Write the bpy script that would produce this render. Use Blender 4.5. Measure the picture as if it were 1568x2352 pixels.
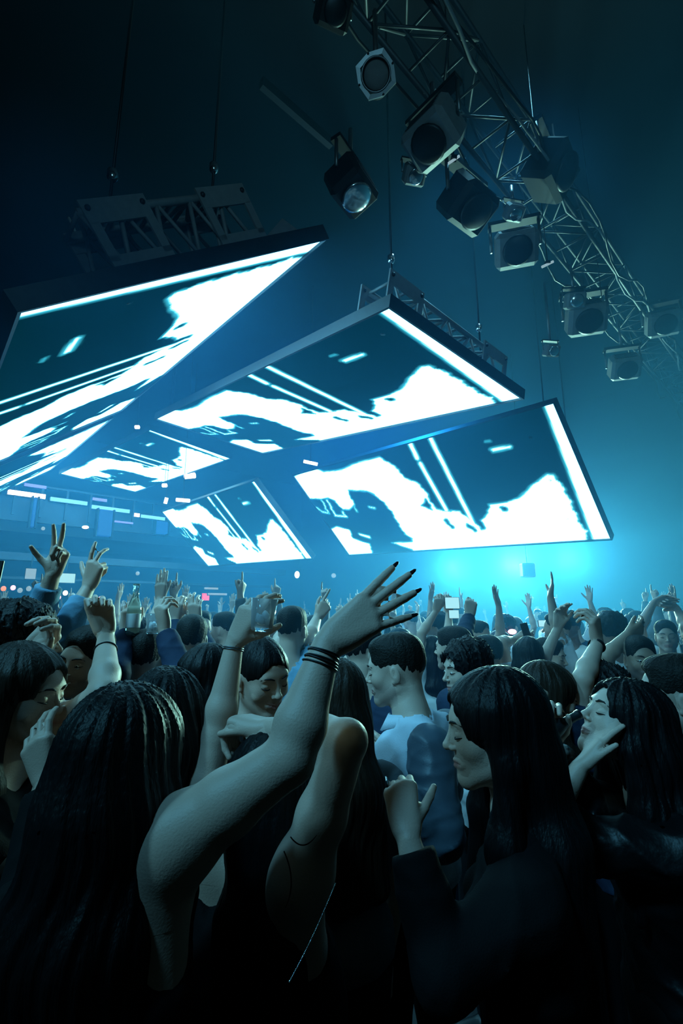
import bpy, math, random
import numpy as np
from mathutils import Vector, Matrix

random.seed(7)
RNG = np.random.RandomState(11)
sc = bpy.context.scene
for o in list(bpy.data.objects):
    bpy.data.objects.remove(o)
COL = sc.collection

# ------------------------------------------------------------------ camera
FPX, PITCH, CAMZ = 1080.0, math.atan2(219.0, 1080.0), 1.80
cam_d = bpy.data.cameras.new('camera')
cam_d.sensor_fit = 'VERTICAL'
cam_d.sensor_height = 36.0
cam_d.lens = 36.0 * FPX / 2352.0
cam_d.clip_start = 0.05
cam_d.clip_end = 100
cam = bpy.data.objects.new('camera', cam_d)
cam.location = (0, 0, CAMZ)
cam.rotation_euler = (math.pi / 2 + PITCH, 0, 0)
COL.objects.link(cam)
sc.camera = cam

# ------------------------------------------------------------------ world, exposure
w = bpy.data.worlds.new('world')
sc.world = w
w.use_nodes = True
w.node_tree.nodes['Background'].inputs[0].default_value = (0.002, 0.012, 0.03, 1)
w.node_tree.nodes['Background'].inputs[1].default_value = 0.03
sc.view_settings.view_transform = 'Standard'
sc.view_settings.look = 'None'
sc.view_settings.gamma = 1
sc.view_settings.exposure = 0.0
sc.view_settings.use_curve_mapping = False
HAZE = 0.042
HAZE_G = 0.25
SCREEN_GAIN = 1.0

def ray(px, py):
    u = (px - 784) / FPX
    v = (1176 - py) / FPX
    return np.array([u, math.cos(PITCH) - v * math.sin(PITCH), math.sin(PITCH) + v * math.cos(PITCH)])
def P(px, py, Y):
    r = ray(px, py)
    return np.array([0, 0, CAMZ]) + r * (Y / r[1])
def PZ(px, py, z):
    r = ray(px, py)
    return np.array([0, 0, CAMZ]) + r * ((z - CAMZ) / r[2])
def reach(start, px, py, L, near=True):
    """point on the sight line through (px,py) at distance L from start"""
    c = np.array([0, 0, CAMZ]); d = ray(px, py); d = d / np.linalg.norm(d)
    m = start - c
    b = m @ d
    disc = L * L - (m @ m - b * b)
    t = b if disc < 0 else b + (-1 if near else 1) * math.sqrt(disc)
    return c + d * t

# ------------------------------------------------------------------ added spots without fixtures, for fill and haze glow (strips glow in their builders)
def add_spot(name, loc, target, energy, color, size=60, blend=0.6, radius=0.12):
    ld = bpy.data.lights.new(name, 'SPOT')
    ld.energy = energy; ld.color = color; ld.spot_size = math.radians(size); ld.spot_blend = blend
    ld.shadow_soft_size = radius
    o = bpy.data.objects.new(name, ld)
    o.location = loc
    o.rotation_euler = (Vector(target) - Vector(loc)).to_track_quat('-Z', 'Y').to_euler()
    COL.objects.link(o)
    return o
def add_point(name, loc, energy, color, radius=0.3):
    ld = bpy.data.lights.new(name, 'POINT')
    ld.energy = energy; ld.color = color; ld.shadow_soft_size = radius
    o = bpy.data.objects.new(name, ld)
    o.location = loc
    COL.objects.link(o)
    return o
TEAL = (0.12, 0.72, 1.0)
BLUE = (0.01, 0.28, 1.0)
for bx__, by__, bz__, be__ in ((5.3, 14.6, 3.1, 7500), (3.5, 14.8, 3.0, 3800), (6.5, 13.6, 3.2, 3000)):
    add_spot('haze_glow_fill', (bx__, by__, bz__), (bx__ * 0.35, 1.0, 1.7), be__, (0.32, 0.90, 0.95), 80, 1.0, 0.4)  # unseen spots added beyond the right-hand screen to make the haze glow
add_spot('mid_crowd_fill', (2.0, 4.4, 8.6), (1.2, 4.8, 1.2), 650, (0.20, 0.70, 1.0), 60, 1.0, 0.3)  # unseen spot put in overhead to brighten the mid-ground crowd
add_spot('side_fill', (-2.4, 1.1, 5.6), (-0.6, 2.8, 1.35), 600, (0.18, 0.68, 1.0), 44, 1.0, 0.3)  # extra spot, no fixture, added to lift faces in the middle rows
add_spot('left_hands_fill', (-4.2, -0.8, 5.6), (-0.9, 1.9, 1.95), 620, (0.18, 0.70, 1.0), 42, 1.0, 0.3)  # unseen spot added for the raised hands on the left
add_spot('rig_fill', (0.5, -3.0, 3.6), (0.8, 4.4, 6.0), 150, (0.25, 0.75, 1.0), 62, 0.8, 0.3)  # added behind the camera only to lift the lamps and screen trusses
add_spot('blue_haze_fill', (0.3, 10.0, 8.6), (-0.2, 7.2, 0.0), 2600, BLUE, 75, 1.0, 0.3)  # added blue fill for the haze between the screens, no lamp there
FRONT = (0.15, 0.64, 1.0)
add_spot('front_fill', (-2.2, -1.6, 6.4), (0.2, 1.2, 2.3), 700, FRONT, 28, 1.0, 0.35)  # unseen spot added to light the raised foreground arm, aimed high

# ------------------------------------------------------------------ materials
def mat(name, base, rough=0.6, metal=0.0, spec=0.5, emit=None, estr=0.0, noise=0.0, nscale=20.0, bump=0.0, bscale=40.0, stretch=None, tint=False, trans=0.0, ior=1.45):
    m = bpy.data.materials.new(name)
    m.use_nodes = True
    nt = m.node_tree; N = nt.nodes; L = nt.links
    b = N['Principled BSDF']
    b.inputs['Roughness'].default_value = rough
    b.inputs['Metallic'].default_value = metal
    b.inputs['Specular IOR Level'].default_value = spec
    b.inputs['Transmission Weight'].default_value = trans
    b.inputs['IOR'].default_value = ior
    tc = N.new('ShaderNodeTexCoord')
    mp = N.new('ShaderNodeMapping')
    if stretch: mp.inputs['Scale'].default_value = stretch
    L.new(tc.outputs['Object'], mp.inputs['Vector'])
    nz = N.new('ShaderNodeTexNoise'); nz.inputs['Scale'].default_value = nscale; nz.inputs['Detail'].default_value = 3
    L.new(mp.outputs['Vector'], nz.inputs['Vector'])
    rp = N.new('ShaderNodeMix'); rp.data_type = 'RGBA'
    rp.inputs[6].default_value = (*[c * (1 - noise) for c in base], 1)
    rp.inputs[7].default_value = (*[min(1, c * (1 + noise)) for c in base], 1)
    L.new(nz.outputs['Fac'], rp.inputs[0])
    src = rp.outputs[2]
    if tint:
        at = N.new('ShaderNodeAttribute'); at.attribute_name = 'tint'
        mx = N.new('ShaderNodeMix'); mx.data_type = 'RGBA'; mx.blend_type = 'MULTIPLY'
        mx.inputs[0].default_value = 1
        L.new(src, mx.inputs[6]); L.new(at.outputs['Color'], mx.inputs[7])
        src = mx.outputs[2]
    L.new(src, b.inputs['Base Color'])
    if bump:
        n2 = N.new('ShaderNodeTexNoise'); n2.inputs['Scale'].default_value = bscale; n2.inputs['Detail'].default_value = 2
        L.new(mp.outputs['Vector'], n2.inputs['Vector'])
        bp = N.new('ShaderNodeBump'); bp.inputs['Strength'].default_value = bump; bp.inputs['Distance'].default_value = 0.004
        L.new(n2.outputs['Fac'], bp.inputs['Height']); L.new(bp.outputs['Normal'], b.inputs['Normal'])
    if emit:
        b.inputs['Emission Color'].default_value = (*emit, 1)
        b.inputs['Emission Strength'].default_value = estr
    return m
M = {}
M['skin'] = mat('skin', (0.56, 0.38, 0.30), 0.5, noise=0.06, nscale=9, bump=0.15, bscale=260, tint=True)
M['skin_tan'] = mat('skin_tan', (0.42, 0.26, 0.19), 0.48, noise=0.06, nscale=9, bump=0.15, bscale=260, tint=True)
M['skin_deep'] = mat('skin_deep', (0.24, 0.14, 0.10), 0.45, noise=0.06, nscale=9, tint=True)
M['hair_black'] = mat('hair_black', (0.004, 0.004, 0.005), 0.5, spec=0.22, noise=0.3, nscale=60, bump=0.6, bscale=30, stretch=(6, 6, 0.6))
M['hair_short'] = mat('hair_short', (0.008, 0.007, 0.006), 0.6, spec=0.25, noise=0.3, nscale=90, bump=0.8, bscale=150)
M['hair_brown'] = mat('hair_brown', (0.02, 0.012, 0.008), 0.5, spec=0.25, noise=0.4, nscale=60, bump=0.6, bscale=30, stretch=(6, 6, 0.6))
M['cloth_black'] = mat('cloth_black', (0.004, 0.004, 0.005), 0.85, spec=0.2, noise=0.2, bump=0.2, bscale=300)
M['leather_black'] = mat('leather_black', (0.005, 0.005, 0.006), 0.42, spec=0.35, noise=0.2, bump=0.4, bscale=60)
M['cloth_navy'] = mat('cloth_navy', (0.02, 0.035, 0.07), 0.8, spec=0.2, noise=0.2, bump=0.2, bscale=200)
M['cloth_grey'] = mat('cloth_grey', (0.12, 0.14, 0.16), 0.8, spec=0.2, noise=0.15, bump=0.2, bscale=200)
M['cloth_blue'] = mat('cloth_blue', (0.16, 0.32, 0.45), 0.8, spec=0.2, noise=0.12, bump=0.2, bscale=200)
M['cloth_pale'] = mat('cloth_pale', (0.52, 0.58, 0.66), 0.75, spec=0.3, noise=0.08, bump=0.2, bscale=200)
M['cloth_white'] = mat('cloth_white', (0.75, 0.76, 0.78), 0.8, spec=0.2, noise=0.05)
M['satin_grey'] = mat('satin_grey', (0.055, 0.08, 0.11), 0.45, spec=0.5, noise=0.12, bump=0.1, bscale=200)
M['metal_dark'] = mat('metal_dark', (0.03, 0.035, 0.04), 0.45, 0.7, noise=0.2)
M['truss_grey'] = mat('truss_grey', (0.06, 0.07, 0.08), 0.5, 0.5, noise=0.2)
M['metal_alu'] = mat('metal_alu', (0.22, 0.24, 0.26), 0.4, 0.85, noise=0.15)
M['metal_bright'] = mat('metal_bright', (0.75, 0.77, 0.8), 0.18, 1.0)
M['plastic_black'] = mat('plastic_black', (0.012, 0.013, 0.015), 0.4, noise=0.2)
M['label_white'] = mat('label_white', (0.7, 0.7, 0.7), 0.6)
M['paint_grey'] = mat('paint_grey', (0.22, 0.24, 0.26), 0.5, noise=0.2)
M['glass'] = mat('glass', (0.9, 0.96, 1.0), 0.04, trans=0.86, ior=1.18)
M['bottle_glass'] = mat('bottle_glass', (0.55, 0.75, 0.7), 0.04, trans=0.9, ior=1.35)
M['ice'] = mat('ice', (0.9, 0.95, 1.0), 0.1, trans=0.15, ior=1.3)
M['nail'] = mat('nail', (0.02, 0.012, 0.015), 0.15)
M['lash'] = mat('lash', (0.006, 0.005, 0.005), 0.6)
M['teeth'] = mat('teeth', (0.75, 0.72, 0.66), 0.3)
M['wall_dark'] = mat('wall_dark', (0.012, 0.014, 0.018), 0.85, noise=0.3, nscale=2)
M['floor_dark'] = mat('floor_dark', (0.015, 0.016, 0.02), 0.5, noise=0.4, nscale=3)
M['steel_blue'] = mat('steel_blue', (0.06, 0.09, 0.13), 0.5, 0.4, noise=0.25, nscale=3)
def glow(name, color, s):
    return mat(name, (0.02, 0.02, 0.02), emit=color, estr=s)
M['glow_white'] = glow('glow_white', (0.9, 0.95, 1.0), 2.2)
M['glow_violet'] = glow('glow_violet', (0.16, 0.22, 1.0), 1.6)
M['glow_blue'] = glow('glow_blue', (0.15, 0.55, 1.0), 1.8)
M['glow_column'] = glow('glow_column', (0.01, 0.09, 0.42), 0.9)
M['glow_pink'] = glow('glow_pink', (1.0, 0.55, 0.8), 1.8)
M['glow_orange'] = glow('glow_orange', (1.0, 0.25, 0.1), 1.6)
M['glow_red'] = glow('glow_red', (1.0, 0.08, 0.18), 2.0)
M['glow_phone'] = glow('glow_phone', (0.35, 0.75, 0.85), 1.1)

# ------------------------------------------------------------------ object helpers
def tag(o, label=None, cat=None, group=None, kind=None):
    if label: o['label'] = label
    if cat: o['category'] = cat
    if group: o['group'] = group
    if kind: o['kind'] = kind
    return o
def empty(name, loc=(0, 0, 0)):
    o = bpy.data.objects.new(name, None)
    o.empty_display_size = 0.1
    o.location = loc
    COL.objects.link(o)
    return o
def mesh_obj(name, V, F, m, parent=None, origin=(0, 0, 0), smooth=True, colors=None):
    me = bpy.data.meshes.new(name)
    V = np.asarray(V, dtype=np.float32) - np.asarray(origin, dtype=np.float32)
    if isinstance(F, np.ndarray):
        n = F.shape[1]
        me.vertices.add(len(V)); me.vertices.foreach_set('co', V.ravel())
        me.loops.add(F.size); me.loops.foreach_set('vertex_index', F.ravel().astype(np.int32))
        me.polygons.add(len(F))
        me.polygons.foreach_set('loop_start', np.arange(0, F.size, n, dtype=np.int32))
        me.update(calc_edges=True)
        me.validate()
    else:
        me.from_pydata([tuple(v) for v in V], [], F)
    me.polygons.foreach_set('use_smooth', [smooth] * len(me.polygons))
    if colors is not None:
        ca = me.color_attributes.new('tint', 'FLOAT_COLOR', 'POINT')
        c = np.ones((len(V), 4), np.float32); c[:, :3] = colors
        ca.data.foreach_set('color', c.ravel())
    me.materials.append(m)
    o = bpy.data.objects.new(name, me)
    if parent is not None:
        o.parent = parent
    else:
        o.location = origin
    COL.objects.link(o)
    return o
class MB:
    """collects simple solids into one mesh"""
    def __init__(s): s.V = []; s.F = []
    def add(s, V, F):
        n = len(s.V); s.V += [np.array(v, float) for v in V]; s.F += [tuple(i + n for i in f) for f in F]
        return s
    def box(s, c, size, R=None, bev=0.0):
        R = np.eye(3) if R is None else np.asarray(R)
        h = np.array(size) / 2.0
        if bev <= 0:
            V = [np.array(c) + R @ (h * np.array(q)) for q in [(-1,-1,-1),(1,-1,-1),(1,1,-1),(-1,1,-1),(-1,-1,1),(1,-1,1),(1,1,1),(-1,1,1)]]
            return s.add(V, [(0,3,2,1),(4,5,6,7),(0,1,5,4),(1,2,6,5),(2,3,7,6),(3,0,4,7)])
        b = bev; x, y, z = h
        V = []
        for zz, k in ((-z, b), (-z + b, 0), (z - b, 0), (z, b)):
            for q in [(-x + b, -y + k), (x - b, -y + k), (x - k, -y + b), (x - k, y - b), (x - b, y - k), (-x + b, y - k), (-x + k, y - b), (-x + k, -y + b)]:
                V.append(np.array(c) + R @ np.array([q[0], q[1], zz]))
        F = [tuple(range(7, -1, -1)), tuple(range(24, 32))]
        for r in range(3):
            for i in range(8):
                j = (i + 1) % 8
                F.append((r * 8 + i, r * 8 + j, r * 8 + 8 + j, r * 8 + 8 + i))
        return s.add(V, F)
    def tube(s, pts, r, n=8, closed=False, caps=True):
        pts = [np.array(p, float) for p in pts]
        rs = r if isinstance(r, (list, tuple)) else [r] * len(pts)
        V = []; m = len(pts)
        up = None
        for i, p in enumerate(pts):
            a = pts[(i - 1) % m] if (closed or i > 0) else p
            b = pts[(i + 1) % m] if (closed or i < m - 1) else p
            t = (b - a); t /= (np.linalg.norm(t) + 1e-9)
            if up is None:
                up = np.cross(t, [0, 0, 1.0])
                if np.linalg.norm(up) < 0.1: up = np.cross(t, [0, 1.0, 0])
            up = up - t * (up @ t); up /= (np.linalg.norm(up) + 1e-9)
            w_ = np.cross(t, up)
            for k in range(n):
                an = 2 * math.pi * k / n
                V.append(p + rs[i] * (math.cos(an) * up + math.sin(an) * w_))
        F = []
        for i in range(m if closed else m - 1):
            for k in range(n):
                a, b = i * n + k, i * n + (k + 1) % n
                c, d = ((i + 1) % m) * n + (k + 1) % n, ((i + 1) % m) * n + k
                F.append((a, b, c, d))
        if caps and not closed:
            F.append(tuple(range(n - 1, -1, -1))); F.append(tuple(range((m - 1) * n, m * n)))
        return s.add(V, F)
    def lathe(s, c, axis, prof, n=20):
        """prof: (radius, height) along axis"""
        axis = np.array(axis, float); axis /= np.linalg.norm(axis)
        u = np.cross(axis, [0, 1.0, 0.1]); u /= np.linalg.norm(u); v = np.cross(axis, u)
        V = []
        for r, h in prof:
            for k in range(n):
                an = 2 * math.pi * k / n
                V.append(np.array(c) + axis * h + r * (math.cos(an) * u + math.sin(an) * v))
        F = []
        for i in range(len(prof) - 1):
            for k in range(n):
                F.append((i * n + k, i * n + (k + 1) % n, (i + 1) * n + (k + 1) % n, (i + 1) * n + k))
        F.append(tuple(range(n - 1, -1, -1))); F.append(tuple(range((len(prof) - 1) * n, len(prof) * n)))
        return s.add(V, F)
    def ball(s, c, r, n=10, R=None):
        r = np.array([r, r, r]) if np.isscalar(r) else np.array(r)
        R = np.eye(3) if R is None else R
        V = []; m = max(5, n // 2 + 1)
        for i in range(m):
            th = math.pi * (i + 0.001 if i == 0 else i - 0.001 if i == m - 1 else i) / (m - 1)
            for k in range(n):
                an = 2 * math.pi * k / n
                V.append(np.array(c) + R @ (r * np.array([math.sin(th) * math.cos(an), math.sin(th) * math.sin(an), math.cos(th)])))
        F = [(i * n + k, (i + 1) * n + k, (i + 1) * n + (k + 1) % n, i * n + (k + 1) % n) for i in range(m - 1) for k in range(n)]
        return s.add(V, F)
    def build(s, name, m, parent=None, origin=None, smooth=True):
        if origin is None:
            top = parent
            while top is not None and top.parent is not None: top = top.parent
            origin = top.location if top is not None else (0, 0, 0)
        o = mesh_obj(name, np.array(s.V), s.F, m, parent, origin, smooth)
        return o
def sub(mb, name, m, part, root, smooth=True):
    """a sub-part under a part of root"""
    o = mesh_obj(name, np.array(mb.V), mb.F, m, part, root.location, smooth)
    return o
def flat(o, ang=35):
    me = o.data
    me.polygons.foreach_set('use_smooth', [False] * len(me.polygons))
    return o
def frame(z, xhint):
    z = np.array(z, float); z /= np.linalg.norm(z)
    x = np.array(xhint, float); x -= z * (x @ z); x /= np.linalg.norm(x)
    return np.column_stack([x, np.cross(z, x), z])
def nrm(v):
    v = np.array(v, float)
    return v / (np.linalg.norm(v) + 1e-12)

# ------------------------------------------------------------------ the video on the hanging screens (one clip, shown on every panel)
DQ = [(675, 1090), (1270, 927), (1403, 1235), (801, 1275)]   # uv (0,0) (1,0) (1,1) (0,1)
def homog(src, dst):
    A = []; b = []
    for (x, y), (u, v) in zip(src, dst):
        A.append([x, y, 1, 0, 0, 0, -u * x, -u * y]); b.append(u)
        A.append([0, 0, 0, x, y, 1, -v * x, -v * y]); b.append(v)
    h = np.linalg.solve(np.array(A, float), np.array(b, float))
    return np.append(h, 1).reshape(3, 3)
HD = homog(DQ, [(0, 0), (1, 0), (1, 1), (0, 1)])
def c1(pts): return [(660 + x / 3.92, 900 + y / 3.92) for x, y in pts]
def c2(pts): return [(1020 + x / 3.92, 900 + y / 3.92) for x, y in pts]
def touv(pts):
    q = np.array([(x, y, 1) for x, y in pts]) @ HD.T
    return q[:, :2] / q[:, 2:]
ASP = 0.41
def seg_d(U, a, b):
    s = np.array([1, ASP]); p = U * s; a = a * s; b = b * s
    ab = b - a; t = np.clip(((p - a) @ ab) / (ab @ ab + 1e-12), 0, 1)
    return np.linalg.norm(p - a - t[:, None] * ab, axis=1)
def poly_d(U, poly):
    n = len(poly); d = np.full(len(U), 9.0); ins = np.zeros(len(U), bool)
    for i in range(n):
        a, b = poly[i], poly[(i + 1) % n]
        d = np.minimum(d, seg_d(U, a, b))
        c = ((a[1] > U[:, 1]) != (b[1] > U[:, 1])) & (U[:, 0] < (b[0] - a[0]) * (U[:, 1] - a[1]) / (b[1] - a[1] + 1e-12) + a[0])
        ins ^= c
    return np.where(ins, -d, d)
def clip_content(U):
    j = U + 0.0022 * np.column_stack([np.sin(U[:, 1] * 57 + 3 * np.sin(U[:, 0] * 31)) + 0.6 * np.sin(U[:, 1] * 131 + 4 * np.sin(U[:, 0] * 23 + 1)), np.sin(U[:, 0] * 43 + 2 * np.sin(U[:, 1] * 29)) + 0.6 * np.sin(U[:, 0] * 97 + 3 * np.sin(U[:, 1] * 41))])
    main = touv(c1([(45, 760), (160, 705), (260, 685), (330, 710), (500, 690), (650, 620), (840, 580), (930, 630), (1010, 690), (1070, 770), (1180, 810), (1260, 890), (1300, 980), (1350, 1050), (1480, 1070)])
                + c2([(0, 1062), (60, 1060), (150, 1070), (240, 1140), (300, 1185), (350, 1240), (380, 1235), (345, 1150), (405, 1080), (410, 1005), (580, 985), (680, 950), (800, 830), (930, 735), (990, 740), (1050, 810), (1130, 950), (1200, 1110), (1260, 1230), (1300, 1240), (1290, 1345), (1290, 1400), (0, 1480)])
                + c1([(1130, 1480), (1130, 1425), (1050, 1400), (940, 1360), (1120, 1350), (1130, 1320), (1060, 1280), (1000, 1180), (940, 1070), (870, 990), (790, 920), (720, 890), (550, 880), (570, 930), (610, 1010), (560, 1060), (500, 1060), (430, 980), (370, 950), (300, 960), (200, 960)]))
    d = poly_d(j, main)
    low = touv(c1([(380, 1240), (440, 1210), (560, 1240), (590, 1320), (680, 1350), (740, 1370), (765, 1440), (765, 1530), (545, 1530)]))
    d = np.minimum(d, poly_d(j, low))
    bar = touv([(1244, 922), (1300, 900), (1440, 1240), (1366, 1250)])
    d = np.minimum(d, poly_d(U, bar))
    def caps(pts, r):
        nonlocal d
        q = touv(pts)
        for i in range(len(q) - 1):
            d = np.minimum(d, seg_d(U if r > 0.008 else j, q[i], q[i + 1]) - r)
    caps(c1([(655, 1285), (740, 1310)]), 0.007)
    caps(c1([(245, 1030), (320, 1080), (370, 1090), (310, 970)]), 0.004)
    caps(c1([(360, 970), (430, 1110), (530, 1120), (500, 1080)]), 0.005)
    caps(c1([(600, 1010), (630, 1075)]), 0.003)
    caps(c1([(740, 1035), (790, 1045)]), 0.004)
    caps(c1([(1110, 440), (1180, 590)]), 0.009)
    caps(c1([(1210, 640), (1440, 1060)]), 0.0085)
    caps([(989, 1000), (1089, 1201)], 0.0085)
    caps([(1132, 1033), (1173, 1025)], 0.006)
    caps(c2([(380, 445), (430, 440)]), 0.001)
    holes = [poly_d(j, touv(c1([(1260, 955), (1220, 1020), (1315, 1060)]))),
             seg_d(j, *touv(c2([(30, 1155), (80, 1215)]))) - 0.006,
             seg_d(j, *touv(c2([(230, 1200), (285, 1245)]))) - 0.006,
             seg_d(j, *touv(c2([(540, 1050), (550, 1050)]))) - 0.008]
    for h in holes: d = np.maximum(d, -h)
    return d

# screens: centre is 3-D, solved from the hall's layout (three rows: tilted, flat, tilted)
import os
PITCHV = PITCH
def _rot(r):
    t = np.linalg.norm(r) + 1e-12; k = r / t
    K = np.array([[0, -k[2], k[1]], [k[2], 0, -k[0]], [-k[1], k[0], 0]])
    return np.eye(3) + math.sin(t) * K + (1 - math.cos(t)) * K @ K
AX = nrm((0.68, -0.73, -0.03))        # along a row, towards the near end
def screen(center, udir, vdir, W, H, label, res=(132, 56)):
    u = nrm(udir); v = nrm(np.array(vdir) - u * (np.array(vdir) @ u)); n = np.cross(u, v)
    if n[2] > 0: n = -n                 # display faces down into the room
    C = np.array(center, float)
    root = empty('led_screen', C)
    tag(root, label, 'screen', 'large video screens hung under the ceiling')
    nu, nv = res
    g = np.stack(np.meshgrid(np.linspace(0, 1, nu), np.linspace(0, 1, nv), indexing='ij'), -1).reshape(-1, 2)
    d = clip_content(g)
    t = np.clip(0.5 - d / 0.011, 0, 1)
    c0 = np.array([0.0, 0.022, 0.034]); cm = np.array([0.05, 0.62, 0.85]); cw = np.array([1.5, 5.2, 7.5])
    tt = t[:, None]
    colr = np.where(tt < 0.7, c0 + (cm - c0) * tt / 0.7, cm + (cw - cm) * (tt - 0.7) / 0.3)
    Vv = C + (g[:, :1] - 0.5) * W * u + (g[:, 1:] - 0.5) * H * v
    idx = np.arange(nu * nv).reshape(nu, nv)
    Fq = np.stack([idx[:-1, :-1], idx[1:, :-1], idx[1:, 1:], idx[:-1, 1:]], -1).reshape(-1, 4)
    if np.cross(u, v) @ n < 0: Fq = Fq[:, ::-1]
    mesh_obj('display', Vv, Fq.copy(), M['display'], root, C, True, colr)
    T = 0.09
    R = np.column_stack([u, v, -n])     # z points to the back
    b = MB().box(C - n * (T / 2 + 0.004), (W, H, T), R)
    b.build('back_panel', M['plastic_black'], root, smooth=False)
    for s in (-1, 1):
        MB().box(C + s * v * (H / 2 + 0.012) - n * 0.04, (W + 0.05, 0.024, 0.13), R).build('frame_rail', M['metal_dark'], root, smooth=False)
        MB().box(C + s * u * (W / 2 + 0.012) - n * 0.04, (0.024, H, 0.13), R).build('frame_rail', M['metal_dark'], root, smooth=False)
    for k in (-0.33, 0.0, 0.33):
        MB().box(C + k * W * u - n * 0.12, (0.06, H * 0.96, 0.05), R).build('rear_brace', M['metal_dark'], root, smooth=False)
    return root, C, u, v, n

m = bpy.data.materials.new('display'); m.use_nodes = True
nt = m.node_tree
for nd in list(nt.nodes): nt.nodes.remove(nd)
at = nt.nodes.new('ShaderNodeAttribute'); at.attribute_name = 'tint'
em = nt.nodes.new('ShaderNodeEmission'); em.inputs['Strength'].default_value = SCREEN_GAIN
ou = nt.nodes.new('ShaderNodeOutputMaterial')
nt.links.new(at.outputs['Color'], em.inputs['Color']); nt.links.new(em.outputs[0], ou.inputs['Surface'])
M['display'] = m

# ------------------------------------------------------------------ room shell, aligned with the rows of screens
bx_ = nrm((0.735, 0.678, 0)); ax_ = nrm((-0.678, 0.735, 0))       # across, along
RR = np.column_stack([bx_, ax_, (0, 0, 1)])
def rw(b, a, z): return b * bx_ + a * ax_ + np.array([0, 0, z])
ROOMC = rw(3.0, 8.0, 0)
B0, B1, A0, A1, ZC = -9.5, 17.0, -8.0, 22.0, 9.0
def struct(name, mb, m_):
    return tag(mb.build(name, m_, None, (0, 0, 0), False), kind='structure')
struct('floor', MB().box(rw((B0 + B1) / 2, (A0 + A1) / 2, -0.1), (B1 - B0, A1 - A0, 0.2), RR), M['floor_dark'])
struct('ceiling', MB().box(rw((B0 + B1) / 2, (A0 + A1) / 2, ZC + 0.1), (B1 - B0, A1 - A0, 0.2), RR), M['wall_dark'])
struct('wall_left', MB().box(rw(B0 - 0.1, (A0 + A1) / 2, ZC / 2), (0.2, A1 - A0, ZC), RR), M['wall_dark'])
struct('wall_right', MB().box(rw(B1 + 0.1, (A0 + A1) / 2, ZC / 2), (0.2, A1 - A0, ZC), RR), M['wall_dark'])
struct('wall_back', MB().box(rw((B0 + B1) / 2, A1 + 0.1, ZC / 2), (B1 - B0, 0.2, ZC), RR), M['wall_dark'])
struct('wall_front', MB().box(rw((B0 + B1) / 2, A0 - 0.1, ZC / 2), (B1 - B0, 0.2, ZC), RR), M['wall_dark'])

# haze: dance floor only, left out near the camera so blacks stay dark
def clip_poly(P_, ymin):
    out = []
    for i in range(len(P_)):
        a, b = P_[i], P_[(i + 1) % len(P_)]
        if a[1] >= ymin: out.append(a)
        if (a[1] >= ymin) != (b[1] >= ymin):
            t = (ymin - a[1]) / (b[1] - a[1]); out.append(a + (b - a) * t)
    return out
e_ = 0.05
hp = clip_poly([rw(B0 + e_, A0 + e_, 0), rw(B1 - e_, A0 + e_, 0), rw(B1 - e_, A1 - e_, 0), rw(B0 + e_, A1 - e_, 0)], 2.1)
hb = MB(); n_ = len(hp)
hb.add([q + np.array([0, 0, 0.01]) for q in hp] + [q + np.array([0, 0, 6.7]) for q in hp], [tuple(range(n_ - 1, -1, -1)), tuple(range(n_, 2 * n_))] + [(i, (i + 1) % n_, n_ + (i + 1) % n_, n_ + i) for i in range(n_)])
hm = bpy.data.materials.new('haze'); hm.use_nodes = True
nt = hm.node_tree
for nd in list(nt.nodes): nt.nodes.remove(nd)
ou = nt.nodes.new('ShaderNodeOutputMaterial')
vs = nt.nodes.new('ShaderNodeVolumeScatter'); vs.inputs['Color'].default_value = (0.12, 0.53, 1.0, 1)  # blue of the light put into the scatter colour; haze itself is white
vs.inputs['Density'].default_value = HAZE; vs.inputs['Anisotropy'].default_value = HAZE_G
nt.links.new(vs.outputs[0], ou.inputs['Volume'])
hz = hb.build('haze', hm, None, (0, 0, 0), False)
tag(hz, 'haze tinted with the blue light, lying over the dance floor up to the lamps', 'haze', kind='stuff')
#@@SCREENS@@
SW = 6.0
SA = screen((-2.975, 5.305, 4.432), (0.6621, -0.748, -0.0451), (0.6079, 0.501, 0.616), SW, SW * 0.457, 'largest video screen at the far left, tilted, its bright bar along the top edge', (264, 112))
SB = screen((-0.647, 6.749, 4.76), (0.6465, -0.7504, -0.1377), (0.7499, 0.6583, -0.0663), SW, SW * 0.386, 'flat video screen in the middle of the hall beneath the corner truss', (264, 112))
SC_ = screen((-5.478, 12.365, 5.593), (0.7828, -0.6215, 0.0329), (0.6223, 0.7815, -0.0441), 4.8, 4.8 * 0.468, 'small looking flat video screen behind the left end of the middle one')
SD = screen((1.554, 8.891, 3.825), (0.6692, -0.742, -0.0397), (0.5241, 0.5092, -0.6827), SW, SW * 0.413, 'tilted video screen on the right above the brightest haze', (264, 112))
SE = screen((-3.08, 12.507, 3.799), (0.6447, -0.7637, -0.0347), (0.5344, 0.4826, -0.6939), 5.6, 5.6 * 0.399, 'tilted video screen lowest in the middle, left of the right-hand one')
SA2 = screen(SA[1] - SA[2] * (SW + 0.55), SA[2], SA[3], SW, SW * 0.457, 'partly hidden video screen at the left edge behind the largest one')
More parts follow.
